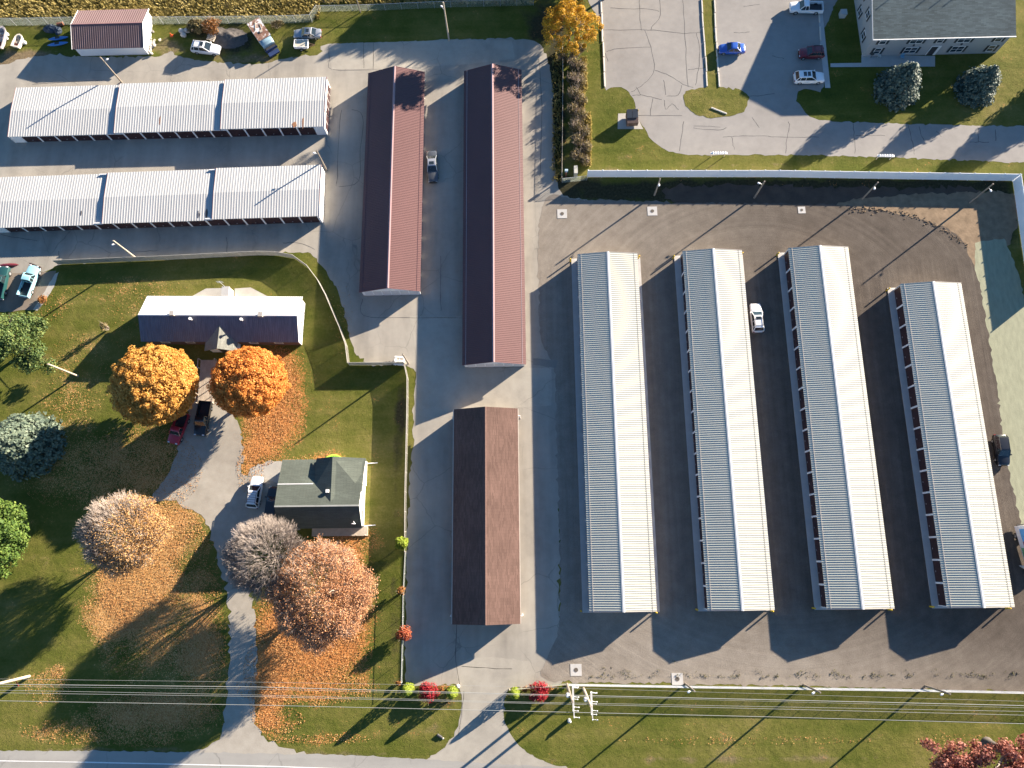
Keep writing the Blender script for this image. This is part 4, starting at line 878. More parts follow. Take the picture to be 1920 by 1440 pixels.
skiff((8,52), (-3,94), 'grey and cream boat hull at the left edge of the photo beside white drums', 1.9, mat('worn_hull', (.40,.36,.34), .6, var=.35))
for k, (px, py) in enumerate(((13.5,66.5),(12,74),(46.5,82))):
    t_ = thing('drum', ('upper white plastic drum beside the grey and cream boat hull', 'lower white plastic drum beside the grey and cream boat hull', 'white plastic drum beside the cream open boat')[k], 'drum', P(px, py), 0, 'white drums by the boats')
    b = MB(); b.tube([(-.4,0,.3),(-.3,0,.3),(.3,0,.3),(.4,0,.3)], [.26,.3,.3,.26], 12); b.build('barrel', M['lamp_white'], t_)
kb = mat('kayak_blue', (.06,.20,.50), .35, var=.1)
for k, (a, c_, lb) in enumerate((((128,69),(90,74),'upper blue kayak lying on the grass left of the barn'), ((128,79),(88,85),'lower blue kayak lying on the grass left of the barn'))):
    f, g_ = P(*a, .3), P(*c_, .3); c = (f+g_)/2; d = f-g_
    t_ = thing('kayak', lb, 'kayak', (c.x, c.y, .05), math.atan2(d.y, d.x), 'blue kayaks by the barn'); hl = d.length/2
    b = MB(); b.loft([[(x*hl, .36*w*math.cos(t), .22+.22*w*math.sin(t)) for t in [2*math.pi*k_/12 for k_ in range(12)]] for x, w in ((-1,.04),(-.8,.5),(-.3,.97),(.3,.97),(.8,.5),(1,.04))]); b.build('hull', kb, t_, smooth=50)
    b = MB(); b.box(-.45,.35,-.2,.2,.40,.452); b.build('cockpit', M['dark_metal'], t_)
# heaps, stones, timber
def lump(mb, c, r, mi=0, n=9, m=6, rough=.18): mb.ball(c, r, mi, n, m, rough)
t_ = thing('gravel_heap', 'dark heap of gravel and earth behind the derelict truck', 'heap', P(432,72)); 
hv, hf = [], []; nn_ = 40
for a in range(nn_+1):
    for c_ in range(nn_+1):
        x, y = -4.6+9.2*a/nn_, -3.4+6.8*c_/nn_; z = max(1.15*math.exp(-(x/1.9)**2-(y/1.3)**2), .85*math.exp(-((x+2.4)/1.2)**2-((y-.9)/1.0)**2))
        hv.append((x, y, z*(1+.12*math.sin(3.1*x+1)*math.sin(3.7*y))+random.gauss(0,.05)*min(1,z*3)-.08))
hf = [(a*(nn_+1)+c_, (a+1)*(nn_+1)+c_, (a+1)*(nn_+1)+c_+1, a*(nn_+1)+c_+1) for a in range(nn_) for c_ in range(nn_)]
soup('heap', np.array(hv), np.array(hf), mat('dark_gravel', (.10,.09,.082), .95, var=.4, scale=1.8, bmp=.8), t_)
for k, (px, py) in enumerate(((341.5,60),(345.5,67),(352,59))):
    t_ = thing('boulder', ('small leftmost pale boulder of three near the barn end wall', 'broad pale boulder nearest the white parked car', 'rightmost pale boulder of three at the brush edge')[k], 'boulder', P(px, py), 0, 'pale boulders by the barn'); b = MB(); lump(b, (0,0,.25), (.55,.5,.45), rough=.12); b.build('stone', mat('pale_stone', (.50,.47,.42), .9, var=.15), t_, smooth=60)
t_ = thing('rubble_pile', 'pile of pale broken blocks against the barn end wall', 'rubble', P(285,87)); b = MB()
for k in range(26):
    b = MB(); lump(b, (random.gauss(0,.45), random.gauss(0,1.1), random.uniform(.1,.35)), random.uniform(.15,.32), n=6, m=4, rough=.25)
    b.build('broken_block', mat('pale_rubble', (.55,.52,.46), .9, var=.2), t_)
t_ = thing('tarp_heap', 'dark blue tarpaulin heap beside a rusty barrel in front of the wire fence', 'heap', P(98,55)); b = MB(); lump(b, (0,0,.1), (1.4,.8,.7), n=14, m=8, rough=.2); lump(b, (1.2,-.4,.1), (.7,.9,.5), n=10, m=6, rough=.2); b.build('tarp', mat('navy_tarp', (.025,.04,.065), .5, var=.4, scale=2), t_)
t_ = thing('rusty_barrel', 'rusty barrel lying at the right end of the dark tarpaulin heap', 'barrel', P(115,49)); b = MB(); b.tube([(-.5,0,.35),(.5,.25,.35)], .34, 12); b.build('drum', mat('rust_barrel', (.21,.09,.055), .8, var=.3), t_)
t_ = thing('traffic_cone', 'orange traffic cone in the rough grass right of the barn', 'cone', P(322,67)); b = MB(); b.tube([(0,0,.04),(0,0,.75)], [.2,.04], 10); b.box(-.28,.28,-.28,.28,0,.05); b.build('cone', mat('cone_orange', (.55,.10,.03), .5), t_)
t_ = thing('pallet_stack', 'weathered pallet frame leaning behind the white parked vehicle', 'pallet', P(399,72), R_(-20)); b = MB()
for k in range(6): b.box(-.7,.7,-.8+k*.3,-.62+k*.3,.5+.05*k,.55+.05*k)
for x in (-.65,0,.6): b.box(x,x+.1,-.8,.95,.3,.5)
b.build('slats', M['wood'], t_)
t_ = thing('pallet_stack', 'white slatted pallet frame propped at the fence corner beside a leaning post', 'pallet', P(750,679), R_(-6)); b = MB()
for k in range(3): b.box(-.75,.75,-.75+k*.62,-.52+k*.62,.9,.98)
for x in (-.75,0,.62): b.box(x,x+.14,-.75,.72,.82,.9)
b.box(-.7,-.6,-.6,.5,0,.82); b.box(.6,.7,-.6,.5,0,.82); b.build('slats', M['white_paint'], t_)
t_ = thing('scrap_pile', 'low pile of dark scrap and boards left of the white pallet frame', 'scrap', P(727,682)); b = MB()
for k in range(9): a = random.uniform(-1.2,1.0); b.bar((a,random.uniform(-.3,.3),random.uniform(.05,.3)),(a+random.uniform(.5,1.2),random.uniform(-.3,.3),random.uniform(.1,.5)),.16,.05)
b.build('boards', mat('dark_scrap', (.09,.085,.085), .8, var=.5, scale=3), t_)

# ================================================================ STREET FURNITURE
def inst(proto, p, rz, label):                     # copy of a thing and its parts
    o = copy_tree(proto); o.location = p; o.rotation_euler = (0, 0, rz); o['label'] = label; return o
# bollards: two or four at the corners of each gravel yard building
def bollard(p, label):
    t = thing('bollard', label, 'bollard', p, 0, 'yellow bollards at the storage building corners')
    b = MB(); b.tube([(0,0,0),(0,0,1.15)], .115, 10); b.build('post', M['yellow'], t)
    b = MB(); b.ball((0,0,1.15), (.115,.115,.09), n=10); b.build('cap', M['yellow'], t); return t
bp = None
names = ('leftmost white ribbed building', 'second white ribbed building from the left', 'third white ribbed building from the left', 'rightmost white ribbed building')
for (x0, x1, y0, y1), nm in zip(BX, names):
    for x, y, cn in ((x0-1.05, y1-.25, 'upper left'), (x1+.55, y1+.1, 'upper right'), (x0-1.1, y0+.05, 'lower left'), (x1+.2, y0-.25, 'lower right')):
        lb = 'yellow bollard at the %s corner of the %s' % (cn, nm)
        if bp is None: bp = bollard((x, y, .02), lb)
        else: inst(bp, (x, y, .02), 0, lb)
# concrete catch basins
M['grate'] = mat('rusty_grate', (.10,.085,.07), .8, var=.3)
gp = None
for (px, py), lb, rz in zip(((1054,401),(1223,396),(1503,394),(1080,1256),(1270,1273)), ('pale concrete drain pad beside the longer maroon building', 'concrete drain pad at the shadow edge below the white fence', 'small concrete drain pad at the bare dirt below the white fence',
        'concrete drain pad just right of the entrance drive', 'weathered concrete drain pad touching the lower chain link fence'), (0,0,0,0,0)):
    if gp is None:
        gp = thing('drain_pad', lb, 'drain', P(px, py), rz, 'concrete drain pads'); b = MB(); b.box(-.8,.8,-.8,.8,0,.06); b.build('pad', M['slab'], gp)
        b = MB(); b.tube([(0,0,.055),(0,0,.085)], .30, 18); b.build('lid', M['grate'], gp)
    else:
        o = inst(gp, P(px, py), rz, lb)
        if px == 1503: o.scale = (.75,.75,1)
# wheel stops
wp = None
def stops(line, n, where, gap=.2):
    global wp
    a, b_ = P(*line[0]), P(*line[1]); d = (b_-a)/n
    for i in range(n):
        c = a+d*(i+.5); rz = math.atan2(d.y, d.x)+random.uniform(-.012,.012)
        c += Vector((random.gauss(0,.05),0,0)); lb = '%s concrete wheel stop from the top along the %s' % (('first','second','third','fourth','fifth','sixth')[i], where)
        if wp is None:
            wp = thing('wheel_stop', lb, 'wheel stop', c, rz, 'concrete wheel stops in the car park')
            b = MB(); h = d.length/2-gap/2; b.loft([[(-h,-.13,0),(-h,.13,0),(-h,.08,.15),(-h,-.08,.15)],[(h,-.13,0),(h,.13,0),(h,.08,.15),(h,-.08,.15)]]); b.build('block', mat('pale_concrete', (.60,.56,.49), .9, var=.12), wp)
            b = MB(); [b.tube([(s*h*.7,0,.14),(s*h*.7,0,.17)], .025, 6) for s in (-1,1)]; b.build('pin', M['steel'], wp)
        else: inst(wp, c, rz, lb).location.z = .03
stops(((1127,-2),(1134,164)), 6, 'left edge of the car park'); stops(((1315,-2),(1326,163)), 6, 'left side of the grass median'); stops(((1339,-2),(1348,164)), 6, 'right side of the grass median'); stops(((1534,14),(1540,114)), 3, 'apartment sidewalk')
inst(wp, P(1348,208)+Vector((0,0,.04)), R_(-26), 'loose concrete wheel stop lying skewed on the rounded grass island')
# dumpster
t_ = thing('dumpster', 'brown dumpster with dark plastic lids on the concrete pad beside the car park', 'dumpster', P(1182,226)+Vector((.15,-.2,.05)), R_(2))
b = MB(); b.loft([[(-.95,-1.0,.15),(.95,-1.0,.15),(.95,1.0,.15),(-.95,1.0,.15)],[(-.95,-1.15,1.25),(.95,-1.15,1.25),(.95,1.1,1.7),(-.95,1.1,1.7)]]); b.build('bin', mat('dumpster_brown', (.10,.065,.055), .7, var=.3), t_)
for k in (0, 1):
    b = MB(); x0 = -.93+k*.95; b.loft([[(x0,-.3,1.47),(x0+.9,-.3,1.47),(x0+.9,1.12,1.78),(x0,1.12,1.78)],[(x0,-.3,1.53),(x0+.9,-.3,1.53),(x0+.9,1.12,1.84),(x0,1.12,1.84)]]); b.build('lid', mat('dumpster_lid', (.035,.045,.06), .5), t_)
b = MB(); b.tube([(1.02,1.0,.1),(1.02,1.0,1.85)], .05, 6); b.build('lid_post', M['yellow'], t_)
# mailbox racks by the access road
for k, (px, py) in enumerate(((1345,294),(1655,299))):
    t_ = thing('mailbox_rack', ('row of white mailboxes on two posts beside the access road near the grass island', 'row of white mailboxes on two posts beside the access road near the tree shadows')[k], 'mailboxes', P(px, py), R_(0 if k == 0 else -2), 'white mailbox rows')
    b = MB(); [b.box(x-.05,x+.05,-.05,.05,0,1.1) for x in (-1.1,1.1)]; b.build('post', M['wood'], t_)
    b = MB(); b.box(-1.4,1.4,-.2,.2,1.1,1.16); b.build('shelf', M['trim_white'], t_)
    for i in range(6):
        b = MB(); x = -1.0+i*.40; b.loft([[(x+.10*math.cos(a), -.22, 1.2+max(-.03,.13*math.sin(a))) for a in [2*math.pi*q/10 for q in range(10)]],[(x+.10*math.cos(a), .22, 1.2+max(-.03,.13*math.sin(a))) for a in [2*math.pi*q/10 for q in range(10)]]]); b.build('mailbox', M['lamp_white'] if i % 2 else M['vinyl'], t_)
# cabinets and pedestals
t_ = thing('utility_cabinet', 'narrow beige cabinet at the lower end of the brushy fence row', 'utility box', P(1079,328)); b = MB(); b.box(-.3,.3,-.4,1.0,0,1.3); cb = b.build('cabinet', mat('beige_cabinet', (.44,.43,.37), .6), t_); b = MB(); b.box(-.27,.27,-.43,-.402,.1,1.2); b.build('door', mat('beige_door', (.40,.39,.33), .6), cb)
t_ = thing('meter_post', 'rusty red meter post with pale blue meter head at the fence corner', 'meter', P(1061,330)); b = MB(); b.tube([(0,0,0),(0,0,1.7)], .09, 8); b.build('post', mat('red_post', (.25,.10,.08), .7), t_); b = MB(); b.box(-.25,.25,-.15,.15,1.5,2.0); b.build('meter', mat('pale_blue_meter', (.45,.58,.66), .5), t_)
t_ = thing('cable_pedestal', 'short grey cable pedestal in the grass below the two tall utility poles', 'pedestal', P(1067,1350)); b = MB(); b.tube([(0,0,0),(0,0,.9),(0,0,1.0)], [.26,.26,.16], 12); b.build('housing', mat('pedestal_grey', (.36,.37,.36), .5), t_); b = MB(); b.ball((.12,-.05,1.05), (.16,.12,.1)); b.build('cap', M['lamp_white'], t_)
t_ = thing('guard_post', 'pale stone post at the left corner of the entrance drive', 'post', P(859,1286)); b = MB(); lump(b, (0,0,.3), (.3,.3,.4), rough=.1); b.build('stone', mat('drive_stone', (.58,.55,.50), .9), t_)
t_ = thing('culvert_end', 'small dark culvert mouth in the mown verge left of the entrance drive', 'culvert', P(824,1380)); b = MB(); b.tube([(-.3,.2,.1),(.35,-.2,.08)], .2, 12, caps=False); b.build('pipe', M['dark_metal'], t_); b = MB(); lump(b, (.5,-.3,.05), (.16,.14,.12)); b.build('stone', M['concrete'], t_)

# ------------------------------------------------ poles
def lightpole(base, label, h, arm=0., r=.13, pale=False, lamp=True, rz=0., name='light_pole'):
    t = thing(name, label, 'pole', P(*base), rz, 'wooden light poles')
    b = MB(); b.tube([(0,0,0),(0,0,h*.5),(0,0,h)], [r,r*.88,r*.75], 9); b.build('pole', M['wood_pale'] if pale else M['wood_pole'], t)
    if lamp:
        b = MB(); b.bar((0,0,h*.80),(.55,0,h*.84),.05); b.build('bracket', M['steel'], t)
        b = MB(); b.ball((.65,0,h*.84), (.26,.17,.10)); b.build('lamp', M['lamp_white'], t)
    return t
for base, h, lb, pale, lamp in (((228,154),6.6,'pole rising behind the upper stepped white building near the barn',0,1), ((612.5,319),6.2,'dark wooden pole at the right end of the lower stepped white building',0,1), ((254,483),6.6,'pale wooden pole leaning over the dark lane along the slatted fence',1,1),
        ((146,705),7.4,'pale bare pole on the lawn right of the pine tree',1,0), ((766,682),5.6,'dark wooden post at the fence corner beside the white pallet frame',0,0), ((1227,366),5.4,'leftmost wooden light pole below the white vinyl fence',0,1),
        ((1414,371),5.5,'second wooden light pole below the white vinyl fence',0,1), ((1617,373),5.5,'third wooden light pole below the white vinyl fence',0,1), ((1818,380),6.2,'rightmost wooden light pole standing at the bare dirt corner',0,1),
        ((1285,1282),6.0,'wooden pole on the lower chain link fence beside a drain pad',0,1), ((1507,1284),6.0,'middle wooden pole on the lower chain link fence',0,1), ((1735,1286),6.2,'right wooden pole on the lower chain link fence',0,1),
        ((842,75),9.0,'tall pale pole at the top edge of the yard above the maroon buildings',1,1), ((676,23),7.0,'thin dark pole on the field fence at the top',0,0)):
    lightpole(base, lb, h, pale=pale, lamp=lamp, r=.10 if base[0] == 676 else .15, rz=random.uniform(0,6) if base[1] < 1200 else R_(200))
def utility(base, label, h, arms, extra=False):
    t = thing('utility_pole', label, 'utility pole', P(*base), 0, 'tall utility poles along the road')
    b = MB(); b.tube([(0,0,0),(0,0,h*.5),(0,0,h)], [.21,.18,.14], 10); b.build('pole', M['wood_pole'] if not extra else M['wood_pale'], t)
    for z, half, nb in arms:
        b = MB(); b.box(.12,.24,-half,half,z-.07,z+.07); ca = b.build('crossarm', mat('pale_crossarm', (.52,.51,.48), .7, var=.12), t)
        for k in range(nb):
            y = -half+.12+k*(2*half-.24)/(nb-1); q = MB(); q.tube([(.18,y,z+.07),(.18,y,z+.16),(.18,y,z+.32)], [.03,.08,.05], 8); q.bar((.24,y,z),(.75,y-.08,z-.05),.05); q.ball((.8,y-.08,z-.05), .09); q.build('insulator', M['lamp_white'], ca)
    b = MB(); b.tube([(-.35,.05,h*.62),(-.35,.05,h*.62+.25),(-.35,.05,h*.62+.95),(-.35,.05,h*.62+1.05)], [.24,.26,.26,.18], 12); b.build('transformer', mat('transformer_grey', (.50,.52,.54), .45), t)
    return t
utility((1063,1283), 'utility pole with two crossarms at the end of the lower chain link fence', 13.0, ((10.8,1.5,3),(12.7,1.9,4)))
utility((1094,1291), 'utility pole with two crossarms in the grass right of the fence end', 12.6, ((10.6,1.4,3),(12.2,1.7,4)), True)
t_ = utility((55,1268), 'white utility pole with a red guy marker near the lower left corner', 12.0, ((11.6,1.4,4),), True)
b = MB(); b.tube([(0,0,3.0),(-1.4,-1.3,.0)], .07, 6); b.build('guy_marker', mat('red_marker', (.5,.05,.05), .5), t_)
# wires: long spans above the verge
for k, (ys, h, r, lb) in enumerate((((1273,1279,1287,1301,1315),8.2,.013,'topmost thin wire of the power line along the road'), ((1283,1288,1301,1312,1323),9.0,.034,'thick cable bundle, second from the top of the power line'), ((1287,1292,1303,1315,1327),9.0,.013,'thin wire hanging just below the thick cable bundle'),
        ((1294,1303,1316,1325,1334),10.8,.018,'fourth wire from the top of the power line'), ((1299,1306,1318,1329,1341),10.8,.020,'fifth wire from the top of the power line'), ((1314,1322,1333,1344,1357),12.6,.026,'lowest wire of the power line, nearest the road'))):
    xs_ = [-900,0,480,960,1440,1920,2900]; y2 = [ys[0]-(ys[1]-ys[0])*1.9]+list(ys)+[ys[4]+(ys[4]-ys[3])*2.04]
    pts = []
    for (xa, ya), (xb, yb) in zip(zip(xs_, y2), zip(xs_[1:], y2[1:])):
        for s in range(6): pts.append(P(xa+(xb-xa)*s/6, ya+(yb-ya)*s/6, h))
    pts.append(P(xs_[-1], y2[-1], h)); b = MB(); b.tube(pts, r, 6)
    tag(b.build('power_line', M['wire']), lb, 'wire', 'power line wires')

# ================================================================ FENCES
def along(px, step):
    pts = [P(x, y) for x, y in px]; out = [pts[0]]; seg = list(zip(pts, pts[1:]))
    tot = sum((b-a).length for a, b in seg); n = max(1, round(tot/step)); want = [tot*i/n for i in range(1, n+1)]; acc = 0
    for a, b in seg:
        l = (b-a).length
        while want and want[0] <= acc+l+1e-4: out.append(a.lerp(b, (want[0]-acc)/l)); want.pop(0)
        acc += l
    return out
def vinyl_fence(label, px, h):
    pts = along(px, 2.44); t = thing('vinyl_fence', label, 'fence', pts[0]); o = pts[0]
    for i, p in enumerate(pts):
        b = MB(); q = p-o; b.box(q.x-.065,q.x+.065,q.y-.065,q.y+.065,0,h+.06); b.loft([[(q.x-.09,q.y-.09,h+.06),(q.x+.09,q.y-.09,h+.06),(q.x+.09,q.y+.09,h+.06),(q.x-.09,q.y+.09,h+.06)],[(q.x-.01,q.y-.01,h+.16),(q.x+.01,q.y-.01,h+.16),(q.x+.01,q.y+.01,h+.16),(q.x-.01,q.y+.01,h+.16)]]); b.build('post', M['vinyl'], t)
    for p, q in zip(pts, pts[1:]):
        a, c = p-o, q-o; d = (c-a).normalized(); a, c = a+d*.07, c-d*.07; b = MB(); n = Vector((-d.y, d.x, 0))
        up = Vector((0,0,1))
        b.bar(a+up*h/2, c+up*h/2, .035, h-.1); b.bar(a+up*(h-.03), c+up*(h-.03), .06, .09); b.bar(a+up*.1, c+up*.1, .06, .12)
        for k in range(1, 13): e = a.lerp(c, k/13); b.bar(e+up*.16, e+up*(h-.08), .045, .012)
        b.build('panel', M['vinyl'], t)
vinyl_fence('long white vinyl privacy fence between the car park verge and the gravel yard', ((1101,332),(1450,332),(1897,339)), 2.15)
vinyl_fence('white vinyl privacy fence running down the right edge above the straw blanket', ((1899,340),(1922,505),(1931,565)), 2.15)
def mesh_fence(name, label, px, h, m_post, m_mesh, step=3.0, wire=.012, pitch=.13, rail=True, opaque=False):
    pts = along(px, step); t = thing(name, label, 'fence', pts[0]); o = pts[0]; up = Vector((0,0,1))
    for p in pts: b = MB(); q = p-o; b.tube([q, q+up*(h+.05)], .035, 6); b.build('post', m_post, t)
    if rail:
        b = MB(); b.tube([p-o+up*h for p in pts], .026, 6); b.build('top_rail', m_post, t)
    b = MB()
    for p, q in zip(pts, pts[1:]):
        a, c = p-o, q-o; d = c-a; L = d.length; d.normalize(); n = Vector((-d.y, d.x, 0))
        if opaque:
            k = max(1, int(L/.10))
            for i in range(k):
                e = a+d*(L*(i+.5)/k)+n*random.uniform(-.012,.012); b.bar(e+up*.04, e+up*(h-.03+random.uniform(-.02,.02)), .088, .022)
        else:
            k = int((L+h)/pitch)
            for i in range(k):
                for s in (0, 1):
                    u0 = i*pitch-h; u1 = u0+h
                    z0 = 0 if u0 >= 0 else -u0; z1 = h if u1 <= L else h-(u1-L)
                    if z1-z0 < .05: continue
                    x0, x1 = max(u0, 0), min(u1, L)
                    if s: x0, x1 = L-x0, L-x1
                    A, B = a+d*x0+up*z0, a+d*x1+up*z1
                    w = (d*.5+up*(-.5 if not s else .5)).normalized()*wire*.5; w2 = n*wire*.5
                    b.loft([[A+w+w2, A-w+w2, A-w2*1.2], [B+w+w2, B-w+w2, B-w2*1.2]], caps=False)
    b.build('slats' if opaque else 'mesh', m_mesh, t)
M['mesh'] = mat('chain_mesh', (.66,.67,.68), .4, metal=.25, var=.06)
M['mesh_old'] = mat('old_chain_mesh', (.36,.40,.33), .6, metal=.2, var=.12)
mesh_fence('slat_fence', 'dark slatted privacy fence curving round the upper side of the lawn', ((110,496),(200,492),(300,488),(420,482),(500,478),(545,481),(570,493),(592,517),(612,552),(628,590),(642,622),(655,660),(656,684)), 1.7, M['slat_post'], M['slat'], opaque=True)
mesh_fence('slat_fence', 'slatted privacy fence along the right side of the lawn beside the brown shingled building', ((656,685),(700,685),(766,684),(766,760),(764,850),(762,940),(762,1035)), 1.75, M['slat_post'], M['slat'], opaque=True)
mesh_fence('chain_link_fence', 'bare chain link fence between the leafy lawn and the brown shingled building', ((762,1037),(758,1120),(757,1200),(755,1278)), 1.35, M['steel'], M['mesh_old'], wire=.008)
mesh_fence('chain_link_fence', 'shiny chain link fence along the lower edge of the gravel yard above the mown verge', ((1066,1282),(1300,1286),(1500,1289),(1700,1292),(1930,1297),(2040,1299)), 1.75, M['steel'], M['mesh'], wire=.014, pitch=.12)
mesh_fence('chain_link_fence', 'low chain link fence behind the red shrubs right of the entrance drive', ((955,1291),(1010,1286),(1064,1281)), 1.3, M['wood_pale'], M['mesh_old'], wire=.008)
mesh_fence('chain_link_fence', 'tall wire fence between the rough strip and the dry field at the upper left', ((-60,49),(60,48),(150,46),(280,46),(420,45),(540,44),(597,41),(598,24)), 1.9, M['steel'], M['mesh_old'], wire=.009)
mesh_fence('chain_link_fence', 'wire fence at the top edge between the yard grass and the dry field', ((600,22),(700,20),(830,14),(1000,10)), 1.5, M['steel'], M['mesh_old'], wire=.008)
mesh_fence('chain_link_fence', 'chain link fence with a pale top rail along the brush row by the maroon buildings', ((1054,90),(1055,150),(1054,240),(1053,341)), 1.5, M['wood_pale'], M['mesh_old'], wire=.008)
mesh_fence('chain_link_fence', 'short chain link fence joining the brush row to the white vinyl fence', ((1054,343),(1100,338)), 1.5, M['steel'], M['mesh_old'], wire=.010)
# ================================================================ VEGETATION
def unit(v): return v/np.maximum(np.linalg.norm(v, axis=1, keepdims=True), 1e-6)
def quads(c, size, nrm=None, spread=.7, aspect=1.0):
    """one small leaf or needle tuft per centre"""
    n = len(c); r = unit(rng.normal(size=(n, 3)))
    nn = unit(r*spread+(nrm if nrm is not None else 0)) if nrm is not None else r
    u = unit(np.cross(nn, unit(rng.normal(size=(n, 3))))); v = np.cross(nn, u)
    s = (size*rng.uniform(.65, 1.35, n))[:, None]/2
    V = np.stack([c-u*s*aspect-v*s*.5, c+u*s*.15*aspect-v*s, c+u*s*aspect+v*s*.4, c-u*s*.2*aspect+v*s], 1).reshape(-1, 3)
    return V
def add_leaves(name, parent, V, m):
    return soup(name, V, np.arange(len(V)).reshape(-1, 4), m, parent)
def limbs(name, parent, segs, m):
    """many thin tapered three sided branches at once; segs rows: ax ay az bx by bz ra rb"""
    s = np.asarray(segs, float); a, b_, ra, rb = s[:, :3], s[:, 3:6], s[:, 6:7], s[:, 7:8]
    d = unit(b_-a); u = unit(np.cross(d, np.array([.21,.13,1.]))); w = np.cross(d, u); R = []
    for p, r in ((a, ra), (b_, rb)):
        for k in range(3): t = 2*math.pi*k/3; R.append(p+(u*math.cos(t)+w*math.sin(t))*r)
    V = np.stack(R, 1).reshape(-1, 3); n = len(s); base = (np.arange(n)*6)[:, None]
    Q = np.concatenate([base+np.array([[k, k+3, (k+1) % 3+3, (k+1) % 3]]) for k in range(3)], 0)
    return soup(name, V, Q, m, parent)
def trunk_and_limbs(root, h, r, top, spread, nl, m, zs=.3):
    b = MB(); b.tube([(0,0,0),(0,0,.35),(.05,0,h*.25),(0,.05,h*.5),(0,0,top)], [r*1.5,r*1.05,r*.9,r*.7,r*.35], 10); tr = b.build('trunk', m, root, smooth=60)
    b = MB()
    for k in range(nl):
        a = 2*math.pi*k/nl+random.uniform(-.3,.3); z0 = h*random.uniform(zs, .5); q = spread*random.uniform(.6,.95); z1 = z0+(h-z0)*random.uniform(.4,.8)
        b.tube([(0,0,z0),(math.cos(a)*q*.45, math.sin(a)*q*.45, z0+(z1-z0)*.6),(math.cos(a)*q, math.sin(a)*q, z1)], [r*.5,r*.32,r*.1], 6)
    b.build('limb', m, root)
def crown_points(nc, rx, ry, rz, z0, low=-.35, jit=.10):
    p = unit(rng.normal(size=(nc*4, 3))); p = p[p[:, 2] > low][:nc]
    return p*np.array([rx, ry, rz])*(1+rng.normal(0, jit, (len(p), 1)))+np.array([0, 0, z0])
def cauliflower(name, label, px, py, zc, rx, ry, rz, leaf, nc=150, per=170, size=.26, cr=(.7,1.2), trunk_r=.32, group=None, cat='tree', low=-.45, bark='bark', base=None, inner=True, twigs=0, jit=.10):
    q = P(px, py, zc) if base is None else Vector(base)
    root = thing(name, label, cat, (q.x, q.y, 0), 0, group)
    trunk_and_limbs(root, zc+rz*.6, trunk_r, zc+rz*.5, min(rx, ry)*.8, 9, M[bark])
    cc = crown_points(nc, rx*.86, ry*.86, rz*.86, zc, low, jit)
    R = rng.uniform(*cr, len(cc)); idx = np.repeat(np.arange(len(cc)), per); d = unit(rng.normal(size=(len(idx), 3)))
    d[:, 2] = np.where(rng.random(len(idx)) < .7, np.abs(d[:, 2]), d[:, 2])
    pts = cc[idx]+d*R[idx, None]*rng.uniform(.72, 1.05, (len(idx), 1)); V = quads(pts, size, d, .75)
    if inner:
        k = nc*45; d_ = unit(rng.normal(size=(k, 3))); d_ = d_[d_[:, 2] > low]; V = np.concatenate([V, quads(d_*np.array([rx, ry, rz])*rng.uniform(.80, .97, (len(d_), 1))+np.array([0,0,zc]), size*1.1, d_, .7)])
        k = nc*12; p = unit(rng.normal(size=(k, 3)))*rng.uniform(.2, .8, (k, 1))*np.array([rx, ry, rz])+np.array([0,0,zc]); V = np.concatenate([V, quads(p, size*2.2)])
    add_leaves('crown', root, V, leaf)
    if twigs:
        e = cc[rng.integers(0, len(cc), twigs)]; s = e*np.array([.55,.55,.8]); f = e+rng.normal(0,.5,(twigs,3)); limbs('twig', root, np.concatenate([s, f, np.full((twigs,1),.03), np.full((twigs,1),.01)], 1), M['bark_grey'])
    return root
